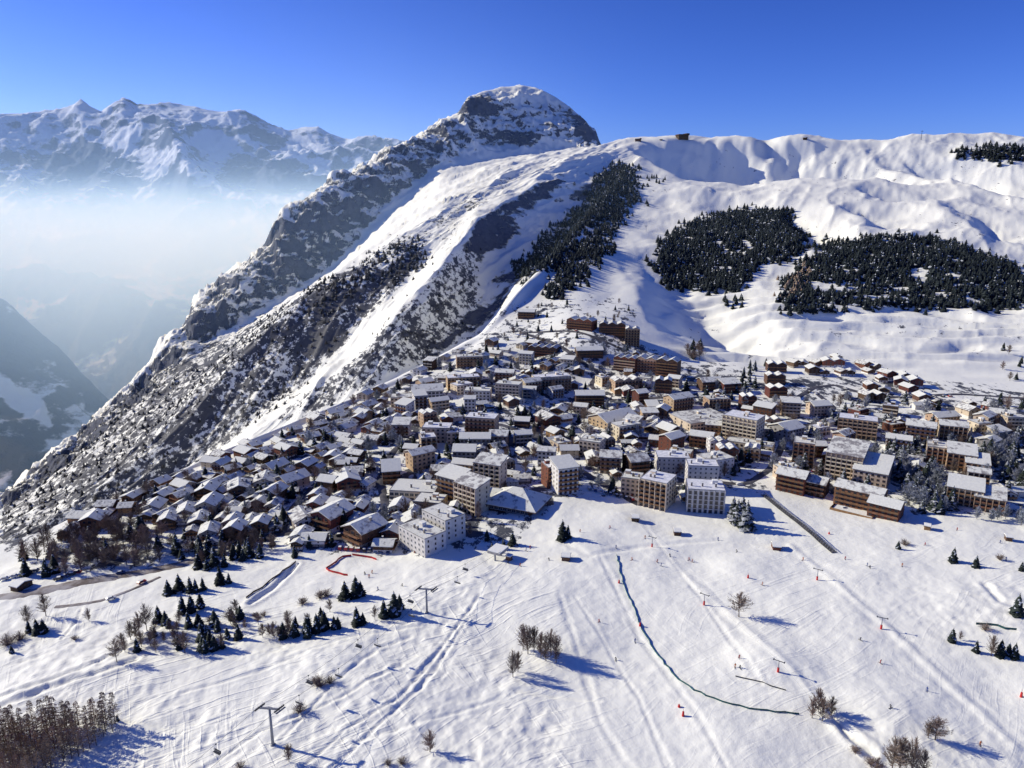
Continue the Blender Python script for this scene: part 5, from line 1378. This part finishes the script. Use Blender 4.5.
# ------------------------------------------------------------------ chairlift
def lift_pylon(u, vb, hpx, label, yaw):
    p = at(u, vb); h = hpx * depth(p) / F; o = empty('lift_pylon', (p.x, p.y, p.z - .3), yaw)
    m = MB(); m.tube((0, 0, 0), (0, 0, h), .52, .34, 12); m.tube((0, 0, 0), (0, 0, .7), .9, .85, 12); m.build('mast', [M['metal']], o, True)
    c = MB(); c.box(0, 0, h - .2, 7.0, .5, .6); c.box(0, 0, h + .3, 1.6, .9, .12); c.build('crossarm', [M['metal']], o)
    for s in (-1, 1):
        w = MB(); w.box(0, 0, h + .05, .3, 4.2, .4)
        for k in range(6): w.tube((-.2, -1.9 + k * .76, h + .45), (.2, -1.9 + k * .76, h + .45), .26, .26, 10)
        wt = w.build('sheave_train', [M['darkmetal']], o); wt.location = (s * 3.4, 0, 0); wt.rotation_euler = (0, 0, ly - yaw)
        q = MB(); q.box(s * .65, 0, h - .15, .7, 4.2, .06); q.poly([(s * .98, -2.1, h + .9), (s * .98, 2.1, h + .9)], .03, 4)
        for k in (-2.1, 0, 2.1): q.tube((s * .98, k, h - .1), (s * .98, k, h + .9), .03, .03, 4)
        q.build('catwalk', [M['metal']], wt)
    l = MB()
    for s in (-.22, .22): l.tube((s, -.62, .5), (s, -.48, h - .3), .03, .03, 4)
    for k in range(int(h / .45)): l.tube((-.22, -.6, .6 + k * .45), (.22, -.6, .6 + k * .45), .02, .02, 4)
    l.build('ladder', [M['metal']], o)
    tag(o, label, 'lift pylon'); return o, p, h
pa, pb = at(273, 745), at(427, 613)
ly = math.atan2(pb.y - pa.y, pb.x - pa.x) - math.pi / 2
oA, pA, hA = lift_pylon(273, 745, 43, 'near steel chairlift pylon with a T crossarm, tallest in the picture', -.12)
oB, pB, hB = lift_pylon(427, 613, 27, 'farther steel chairlift pylon standing alone right of the conifer trio', -.12)
dirv = (pB - pA); dirv.z = 0; ln = dirv.length; dirv.normalize(); nrmv = Vector((math.cos(-.12), math.sin(-.12), 0))
ends = [Vector((pA.x, pA.y, pA.z + hA + .7)) - dirv * 150 + Vector((0, 0, -3)), Vector((pA.x, pA.y, pA.z - .3 + hA + .72)), Vector((pB.x, pB.y, pB.z - .3 + hB + .72)), Vector((pB.x, pB.y, 0)) + dirv * 62]
ends[3].z = ground(ends[3].x, ends[3].y) + 5.2
def rope_pt(s, tpar):   # tpar 0..3
    i = min(2, int(tpar)); f = tpar - i; q = ends[i].lerp(ends[i + 1], f) - Vector((0, 0, [3.5, 3.0, .8][i] * 4 * f * (1 - f)))
    return q + nrmv * 3.4 * s
for s in (-1, 1):
    m = MB(); pts = [rope_pt(s, k / 12) for k in range(37)]; m.poly(pts, .06, 4)
    o = m.build('lift_cable', [M['darkmetal']]); tag(o, 'thin steel chairlift cable, the ' + ('left' if s < 0 else 'right') + ' one seen from the bottom pylon', 'cable')
cm_ = MB(); cm_.tube((0, 0, 0), (0, 0, -2.4), .05, .05, 6); cm_.box(0, 0, -.15, .5, .3, .25)
hanger = cm_.mesh('hanger', [M['darkmetal']])
sm_ = MB(); sm_.box(0, 0, -3.3, 3.0, .6, .14); sm_.hexa([(-1.5, .3, -3.3), (1.5, .3, -3.3), (1.5, .38, -3.3), (-1.5, .38, -3.3)], [(-1.5, .5, -2.45), (1.5, .5, -2.45), (1.5, .58, -2.45), (-1.5, .58, -2.45)])
seat_m = sm_.mesh('seat', [M['darkmetal']])
fm_ = MB(); fm_.poly([(-1.5, .5, -2.45), (-1.5, 0, -2.4), (1.5, 0, -2.4), (1.5, .5, -2.45)], .05, 5); fm_.poly([(-1.45, -.3, -3.25), (-1.45, -.75, -3.9), (1.45, -.75, -3.9), (1.45, -.3, -3.25)], .04, 5)
frame_m = fm_.mesh('frame', [M['metal']])
CH_L = ['empty chair hanging in front of the near chairlift pylon', 'empty chair hanging from the cable beyond the near pylon', 'empty chair halfway between the two chairlift pylons', 'empty chair just before the far chairlift pylon', 'empty chair beyond the far chairlift pylon', 'empty chair low over the snow before the lift end']
CH_L += ['empty chair on the right cable just past the near pylon', 'empty chair on the right cable in the middle between the pylons', 'empty chair on the right cable just before the far pylon', 'empty chair on the left cable shortly after the near pylon']
for (s, tp), lb in zip([(-1, .88), (1, 1.32), (-1, 1.55), (-1, 1.93), (1, 2.3), (-1, 2.6), (1, 1.1), (1, 1.57), (1, 1.82), (-1, 1.25)], CH_L):
    q = rope_pt(s, tp); o = empty('lift_chair', q, ly + (math.pi if s > 0 else 0)); ob('hanger', hanger, o); ob('seat', seat_m, o); ob('frame', frame_m, o)
    tag(o, lb, 'lift chair', 'chairs of the chairlift')
# lift terminal
q = ends[3]; o = empty('lift_terminal', (q.x, q.y, q.z - 5.2), ly)
m = MB(); m.box(0, 0, 3.9, 7.4, 9, 1.3, 0); m.box(0, 0, 5.2, 7.2, 8.8, .4, 1); m.build('hood', [M['grey'], M['snow']], o)
for y in (-3, 3): m = MB(); m.tube((0, y, -.5), (0, y, 3.9), .5, .45, 10); m.build('mast', [M['metal']], o)
m = MB(); m.tube((0, 2, 3.5), (0, 2, 3.8), 3.1, 3.1, 24); m.build('bull_wheel', [M['darkmetal']], o)
m = MB(); m.box(6, 1, -.5, 2.6, 2.6, 3, 0); m.box(6, 1, 2.5, 3.1, 3.1, .4, 1); m.build('operator_cabin', [M['wood2'], M['snow']], o)
tag(o, 'grey chairlift terminal with snow on its hood near the village edge', 'lift terminal')

# drag lift pylons
def drag(u, v, hpx, label):
    p = at(u, v); h = hpx * depth(p) / F; o = empty('drag_lift_pylon', (p.x, p.y, p.z - .2), random.uniform(-.2, .2) - .6)
    m = MB(); m.tube((0, 0, 0), (0, 0, h), .22, .14, 8); m.build('mast', [M['metal']], o)
    m = MB(); m.box(0, 0, h - .1, 4.2, .22, .22); m.tube((-2, -.5, h + .1), (-2, .5, h + .1), .2, .2, 8); m.tube((2, -.5, h + .1), (2, .5, h + .1), .2, .2, 8); m.build('crossarm', [M['darkmetal']], o)
    m = MB(); m.tube((0, 0, .2), (0, 0, 2.1), .42, .42, 10); m.build('pad', [M['red']], o)
    tag(o, label, 'lift pylon', 'drag lift pylons on the beginner slope'); return Vector((p.x, p.y, p.z - .2 + h))
d1 = [drag(817, 580, 12, 'drag lift pylon just below the lower end of the covered conveyor'), drag(881, 629, 13, 'drag lift pylon alone in the middle of the right slope')]
d2 = [drag(652, 547, 11, 'drag lift pylon highest up, left of the green net fence end'), drag(704, 605, 12, 'drag lift pylon left of the round bare tree'), drag(778, 672, 13, 'drag lift pylon beside the dip above the green net')]
for (lst, lb) in ((d1, 'thin drag lift cable on the right line'), (d2, 'thin drag lift cable on the left line')):
    m = MB(); a = lst[0] + (lst[0] - lst[1]) * .5; a.z = ground(a.x, a.y) + 3; b = lst[-1] + (lst[-1] - lst[-2]) * .8; b.z = ground(b.x, b.y) + 3.5
    m.poly([a] + lst + [b], .02, 4); tag(m.build('lift_cable', [M['darkmetal']]), lb, 'cable')

# covered conveyor, nets, markers, huts
def strip_pts(pts, step=3.0):
    W3 = [at(u, v) for u, v in pts]; out = []
    for a, b in zip(W3[:-1], W3[1:]):
        n = max(1, int((b - a).length / step)); out += [a.lerp(b, k / n) for k in range(n)]
    out.append(W3[-1])
    for p in out: p.z = ground(p.x, p.y)
    return out
cp = strip_pts([(763, 495), (800, 524), (834, 553)], 2.2)
dv = (cp[-1] - cp[0]); dv.z = 0; dv.normalize(); nv = Vector((-dv.y, dv.x, 0))
o = empty('covered_conveyor', cp[0]); inv = lambda q: q - cp[0]
m = MB()
for s in (-1.3, 1.3): m.poly([inv(p + nv * s + Vector((0, 0, .35))) for p in cp], .22, 6)
m.build('side_rail', [M['darkmetal']], o)
m = MB()
for a, b in zip(cp[:-1], cp[1:]): m.face([inv(a - nv * 1.1) + Vector((0, 0, .4)), inv(a + nv * 1.1) + Vector((0, 0, .4)), inv(b + nv * 1.1) + Vector((0, 0, .4)), inv(b - nv * 1.1) + Vector((0, 0, .4))])
m.build('belt', [M['asphalt']], o)
m = MB(); arc = [(math.cos(t) * 1.4, math.sin(t) * 1.5 + .7) for t in [math.pi * k / 8 for k in range(9)]]
for p in cp: m.poly([inv(p) + nv * a + Vector((0, 0, b)) for a, b in arc], .09, 4)
m.build('hoop', [M['metal']], o)
s = NT('clouded_cover'); s.bsdf((.10, .12, .15), .25, .6); m = MB()
for a, b in zip(cp[:-1], cp[1:]):
    for (x0, z0), (x1, z1) in zip(arc[1:4], arc[2:5]): m.face([inv(a) + nv * x0 * .98 + Vector((0, 0, z0 * .99)), inv(a) + nv * x1 * .98 + Vector((0, 0, z1 * .99)), inv(b) + nv * x1 * .98 + Vector((0, 0, z1 * .99)), inv(b) + nv * x0 * .98 + Vector((0, 0, z0 * .99))])
m.build('cover', [s.m], o)
tag(o, 'long dark covered conveyor lift running down from the timber hotel area', 'conveyor lift')

def net(name, pts, h, mat, label, cat='fence', bank=False):
    q = strip_pts(pts, 2.5); o0 = q[0].copy(); o = empty(name, o0); m = MB(); post = MB(); rr = random.Random(4)
    for k in range(len(q)): q[k] = q[k] + Vector((rr.uniform(-.5, .5), rr.uniform(-.5, .5), 0))
    for a, b in zip(q[:-1], q[1:]):
        m.hexa([a - o0 + Vector((0, 0, .05)), b - o0 + Vector((0, 0, .05)), b - o0 + Vector((.06, .06, .05)), a - o0 + Vector((.06, .06, .05))], [a - o0 + Vector((0, 0, h)), b - o0 + Vector((0, 0, h)), b - o0 + Vector((.06, .06, h)), a - o0 + Vector((.06, .06, h))])
    post.tube((0, 0, -.3), (0, 0, h + .25), .05, .05, 5); pm = post.mesh('post', [M['darkmetal']])
    for a in q[::3]: ob('post', pm, o, a - o0)
    m.build('netting', [mat], o); return tag(o, label, cat)
net('net_fence', [(617, 555), (619, 568), (624, 588), (632, 605), (640, 625), (652, 648), (668, 668), (683, 684), (706, 697), (740, 707), (775, 712), (800, 714)], .7, M['greennet'], 'long dark green net fence curving down the middle of the piste')
net('net_fence', [(352, 556), (343, 557), (335, 563), (326, 569), (333, 573), (348, 576)], 1.1, M['red'], 'red net fence bent like a hook at the foot of the village')
net('net_fence', [(353, 555), (365, 557), (376, 560)], 1.1, M['red'], 'short straight red net fence right of the hooked one')
net('net_fence', [(976, 624), (990, 625), (1004, 629), (1016, 630)], 1.0, M['greennet'], 'short green net beside the track near the right edge')
net('log_fence', [(736, 676), (752, 680), (770, 686), (786, 690)], .5, M['darkmetal'], 'low dark fence line below the beginner lift')
net('wire_fence', [(247, 598), (262, 588), (276, 577), (296, 562)], 1.0, M['bark'], 'dark wooden fence along the trench path below the village')
def marker(u, v, h, label):
    p = at(u, v); o = empty('piste_marker', p); m = MB(); m.tube((0, 0, -.2), (0, 0, h), .06, .05, 6); m.build('pole', [M['red']], o)
    m = MB(); m.tube((0, 0, .0), (0, 0, h * .62), .5, .34, 10); m.build('pad', [M['red']], o); tag(o, label, 'piste marker', 'red padded poles on the piste')
for u, v, h, lb in [(683, 716, 3.0, 'red padded pole nearest the camera, below the green net'), (619, 583, 2.4, 'red padded pole beside the top of the green net'), (640, 626, 2.4, 'red padded pole beside the middle of the green net'), (1021, 697, 3.2, 'red padded pole at the right edge'),
                    (748, 578, 2.6, 'red padded pole above the round bare tree'), (829, 534, 1.8, 'small red pole near the lower end of the conveyor'), (679, 707, 1.6, 'short red pole next to the nearest padded pole')]: marker(u, v, h, lb)
def hut(u, v, w, d, h, yaw, wall, label):
    p = at(u, v); rz = math.radians(yaw); o = empty('hut', (p.x, p.y, foot_z(p.x, p.y, w, d, rz)), rz); gable_walls(w, d, h, .3, .6, 0, 0, 1).build('wall', [M[wall], M[wall]], o)
    gable_roof(w, d, h, .3, .4, .4).build('roof', [M['snow'], M['wood']], o); ob('door', DOOR, o, (-w * .2, -d / 2 - .02, 0)); ob('window', WIN['s'], o, (w * .25, -d / 2, 1)); tag(o, label, 'hut', 'small huts on the piste')
hut(566, 559, 5, 4, 2.3, 80, 'wood', 'small dark hut in a snow bowl below the lone conifers'); hut(635, 520, 5, 4, 2.4, 85, 'wood', 'small brown hut under the cream balcony block'); hut(677, 534, 4.5, 3.5, 2.3, 85, 'wood', 'small dark hut in front of the white bayed block')
hut(776, 548, 6, 4, 2.3, 80, 'woodr', 'red brown hut left of the conveyor'); hut(927, 529, 4, 3, 2.5, 60, 'wood2', 'small orange kiosk in the shade near the right edge'); hut(1008, 540, 4, 3, 2.3, 70, 'wood', 'tiny dark hut below the pale tree row'); hut(22, 588, 8, 5, 2.6, 70, 'wood', 'dark low hut beside the road at the left edge')
# things on the skyline
def summit(u, v, w, label, name='lift_station'):
    p = at(u, v); o = empty(name, (p.x, p.y, p.z - 1.5), random.uniform(-.3, .3)); m = MB(); m.box(0, 0, -2, w, w * .6, w * .35 + 2); m.box(w * .42, 0, w * .35, w * .3, w * .7, w * .18); m.build('wall', [M['wood']], o)
    m = MB(); m.hexa([(-w * .56, -w * .4, w * .35), (w * .56, -w * .4, w * .35), (w * .56, w * .4, w * .35), (-w * .56, w * .4, w * .35)], [(-w * .5, -w * .35, w * .44), (w * .5, -w * .35, w * .44), (w * .5, w * .35, w * .44), (-w * .5, w * .35, w * .44)]); m.build('roof', [M['wood']], o)
    tag(o, label, 'lift station')
summit(638, 141, 20, 'left of the two dark lift stations on the skyline'); summit(682, 139, 38, 'wider dark lift station on the skyline with a flat roof'); summit(805, 139, 14, 'small dark hut on the sharpest skyline hump'); summit(661, 140, 9, 'tiny dark shelter between the two skyline stations')
p = at(921, 140); o = empty('radio_mast', (p.x, p.y, p.z - 1)); m = MB(); m.tube((0, 0, 0), (0, 0, 34), .9, .5, 8); m.build('mast', [M['darkmetal']], o); m = MB(); m.box(0, 0, 30, 9, .9, .9); m.build('crossarm', [M['darkmetal']], o); tag(o, 'thin mast standing alone on the skyline at the right', 'mast')
for k, (u, v) in enumerate([(646, 232), (638, 196), (640, 162), (756, 214)]):
    p = at(u, v); o = empty('lift_pylon', (p.x, p.y, p.z - .5), .3); m = MB(); m.tube((0, 0, 0), (0, 0, 13), .5, .4, 8); m.build('mast', [M['metal']], o); m = MB(); m.box(0, 0, 13, 7, .5, .6); m.build('crossarm', [M['darkmetal']], o)
    tag(o, ['lowest distant pylon of the line beside the square wood', 'middle distant pylon on the ski hill under the skyline', 'highest distant pylon right below the skyline station', 'small distant pylon on the crest above the square wood'][k], 'lift pylon')

# ------------------------------------------------------------------ skiers
def skin_body(joints, edges, radii):
    me = bpy.data.meshes.new('body'); me.from_pydata(joints, edges, []); o = bpy.data.objects.new('tmp', me); COL.objects.link(o)
    md = o.modifiers.new('s', 'SKIN'); 
    for i, r in enumerate(radii): me.skin_vertices[0].data[i].radius = (r, r)
    me.skin_vertices[0].data[0].use_root = True
    o.modifiers.new('d', 'SUBSURF').levels = 1
    dg = bpy.context.evaluated_depsgraph_get(); dg.update(); r_ = bpy.data.meshes.new_from_object(o.evaluated_get(dg)); bpy.data.objects.remove(o); return r_
def skier_meshes(bend, lean):
    k = bend; hip = (0, 0, .92 - .18 * k)
    J = [hip, (0, -.10 * k, 1.18 - .2 * k), (0, -.26 * k, 1.42 - .26 * k), (0, -.32 * k, 1.53 - .28 * k), (0, -.38 * k, 1.68 - .3 * k),
         (.1, 0, .88 - .18 * k), (.13, -.28 * k, .50), (.14, -.06 * k, .10), (.14, -.2 - .06 * k, .05),
         (-.1, 0, .88 - .18 * k), (-.13, -.28 * k, .50), (-.14, -.06 * k, .10), (-.14, -.2 - .06 * k, .05),
         (.2, -.25 * k, 1.4 - .26 * k), (.32, -.22 * k - .05, 1.14 - .22 * k), (.34, -.35 - .2 * k, 1.02 - .16 * k),
         (-.2, -.25 * k, 1.4 - .26 * k), (-.32, -.22 * k - .05, 1.14 - .22 * k), (-.34, -.35 - .2 * k, 1.02 - .16 * k)]
    E = [(0, 1), (1, 2), (2, 3), (3, 4), (0, 5), (5, 6), (6, 7), (7, 8), (0, 9), (9, 10), (10, 11), (11, 12), (2, 13), (13, 14), (14, 15), (2, 16), (16, 17), (17, 18)]
    R_ = [.17, .16, .17, .07, .11, .11, .085, .07, .06, .11, .085, .07, .06, .09, .06, .045, .09, .06, .045]
    return skin_body([(x + lean * z, y, z) for x, y, z in J], E, R_)
SUITS = [('red', (.4, .03, .03)), ('blue', (.03, .08, .3)), ('dark', (.02, .02, .03)), ('orange', (.5, .13, .02))]
SM = []
for (nme, c), (b, ln_) in zip(SUITS, [(.6, .08), (.2, 0), (1.0, -.1), (.4, .05)]):
    me = skier_meshes(b, ln_); me.materials.clear(); me.materials.append(simple('ski_suit_' + nme, c, None, 1, .7))
    hm = MB(); zc, yc = 1.70 - .3 * b, -.38 * b
    for i in range(4):
        a0, a1 = i * math.pi / 8, (i + 1) * math.pi / 8; hm.tube((ln_ * 1.6, yc, zc + math.sin(a0) * .15), (ln_ * 1.6, yc, zc + math.sin(a1) * .15), math.cos(a0) * .145, max(.01, math.cos(a1) * .145), 10)
    sk_ = MB()
    for s_ in (-.14, .14): sk_.hexa([(s_ - .05, -.95, 0), (s_ + .05, -.95, 0), (s_ + .05, .75, 0), (s_ - .05, .75, 0)], [(s_ - .05, -.95, .05), (s_ + .05, -.95, .05), (s_ + .05, .75, .04), (s_ - .05, .75, .04)]); sk_.box(s_, -1.02, .03, .09, .16, .1)
    pl = MB()
    for s_ in (-1, 1): pl.tube((s_ * .35 + ln_, -.36 - .2 * b, 1.06 - .16 * b), (s_ * .48, .15, .03), .02, .015, 5)
    SM.append((nme, me, hm.mesh('helmet', [M['darkmetal']]), sk_.mesh('ski', [M['darkmetal']]), pl.mesh('ski_pole', [M['darkmetal']])))
for i, (u, v) in enumerate([(599, 622), (635, 642), (616, 660), (632, 560), (657, 562), (661, 566), (740, 668), (735, 667), (739, 658), (927, 691), (891, 708), (902, 566), (845, 559), (867, 566), (870, 568), (692, 562), (689, 560), (1006, 560), (737, 552), (762, 585), (957, 530), (1000, 543), (365, 574), (372, 573), (369, 577), (378, 590), (402, 586), (580, 532), (610, 528), (616, 548), (549, 560), (803, 560), (925, 545), (718, 540), (860, 640), (980, 745), (880, 663), (512, 560), (508, 563), (520, 566), (530, 548), (526, 551), (670, 556), (645, 538)]):
    nme, b, hm, sk_, pl = SM[i % 4]; p = at(u, v); p2 = Vector((p.x, p.y, ground(p.x, p.y) + .02)); o = empty('person', p2, random.uniform(-1.2, 1.2), 1.08)
    ob('body', b, o); ob('helmet', hm, o); ob('ski', sk_, o); ob('ski_pole', pl, o)
    tag(o, None, 'person', 'skiers on the pistes'); later(o, 'skier wearing ' + nme + ' with two poles')

# ------------------------------------------------------------------ what each one is called
SHORT = [(705, 500, 'white block with tall dark bays'), (652, 495, 'cream block with brown balconies'), (738, 430, 'tall cream tower'), (712, 418, 'cream sports hall'), (568, 480, 'tall white and brown tower'), (520, 505, 'pyramid roofed station hall'), (480, 490, 'stepped cream wall blocks'),
         (412, 495, 'long low cream hall'), (415, 545, 'white modern block'), (436, 436, 'plain beige block'), (392, 475, 'stepped roof street house'), (464, 382, 'long tan block at the rim'), (553, 382, 'large cream slab'), (428, 392, 'white broad roofed hall'), (579, 322, 'pointed gable hotel'), (612, 330, 'big dark many gabled hotel'),
         (645, 364, 'three tall brown gabled blocks'), (720, 388, 'dark terrace building'), (777, 382, 'stack of dark gabled blocks'), (802, 455, 'tan tower with balconies'), (858, 428, 'orange tan block'), (850, 465, 'long beige slab'), (866, 505, 'honey timber hotel'), (930, 436, 'cream gabled block'), (960, 462, 'stepped brown terrace building'), (975, 500, 'beige terraced block'),
         (623, 418, 'long gabled village hall'), (610, 465, 'beige gabled block'), (475, 445, 'long low grey block'), (526, 312, 'small dark spur building'), (285, 480, 'broad timber chalet'), (150, 505, 'last left village houses'), (90, 545, 'roadside grove'), (230, 550, 'strip above the road'), (200, 615, 'meadow conifer clump'), (120, 645, 'left meadow trees'),
         (310, 632, 'conifer row'), (357, 610, 'conifer trio'), (427, 600, 'far chairlift pylon'), (273, 725, 'near chairlift pylon'), (50, 740, 'dense corner wood'), (540, 650, 'piste grove'), (565, 535, 'lone conifer pair'), (430, 745, 'lone bottom tree'), (739, 605, 'round piste tree'), (818, 705, 'net end trees'), (905, 755, 'tall bare trees at the bottom'), (935, 728, 'wide round bare tree'),
         (800, 530, 'covered conveyor'), (640, 620, 'green net'), (683, 710, 'nearest red pole'), (776, 545, 'red brown hut'), (963, 558, 'two conifers in line'), (1005, 645, 'right edge tree group'), (900, 480, 'frosted wood'), (1015, 450, 'wood at the right edge'), (881, 622, 'lone drag lift pylon'), (778, 665, 'dip side lift pylon'), (340, 560, 'hooked red fence'), (22, 585, 'dark hut by the road'), (840, 368, 'rows of dark chalets'), (695, 355, 'lone tree clump')]
ORD = ['nearest', 'second', 'third', 'fourth', 'fifth', 'sixth', 'seventh', 'eighth', 'ninth', 'tenth', 'eleventh', 'twelfth']
for o, i, rz, sc in CHALETS:
    u, v, _ = proj(*o.location); size = 'small' if sc * PR[i][0] < 10.4 else ('large' if sc * PR[i][0] > 13.2 else '')
    SLOT.append((o, (size + ' ' + DESC[PR[i][3]] + ' chalet').strip(), u, v))
for o, ph in SMALLB:
    u, v, _ = proj(*o.location); SLOT.append((o, ph, u, v))
buck = {}
for o, ph, u, v in SLOT:
    best = min(SHORT, key=lambda s_: (s_[0] - u) ** 2 + (1.6 * (s_[1] - v)) ** 2 + (0 if s_[2] not in ph else 1e9)); du, dv = u - best[0], (v - best[1]) * 1.6
    rel = ('right of' if du > 0 else 'left of') if abs(du) > abs(dv) else ('in front of' if dv > 0 else 'behind')
    buck.setdefault((ph, rel, best[2]), []).append((du * du + dv * dv, o))
for (ph, rel, sh), lst in buck.items():
    lst.sort(key=lambda a: a[0])
    for k, (_, o) in enumerate(lst):
        art = 'the '
        lab = (ph + ' ' + rel + ' ' + art + sh) if len(lst) == 1 else ((ORD[k] if k < 12 else 'outer') + ' ' + ph + ' ' + rel + ' ' + art + sh)
        w_ = lab.split()
        while len(w_) > 16:
            for drop in ('standing', 'open', 'small', 'poking', 'low', 'big', 'brown', 'dark', 'dense', 'long', 'tall', 'village'):
                if drop in w_[1:]: w_.remove(drop); break
            else: w_ = w_[:16]
        o['label'] = ' '.join(w_)
print('things', len(SLOT))
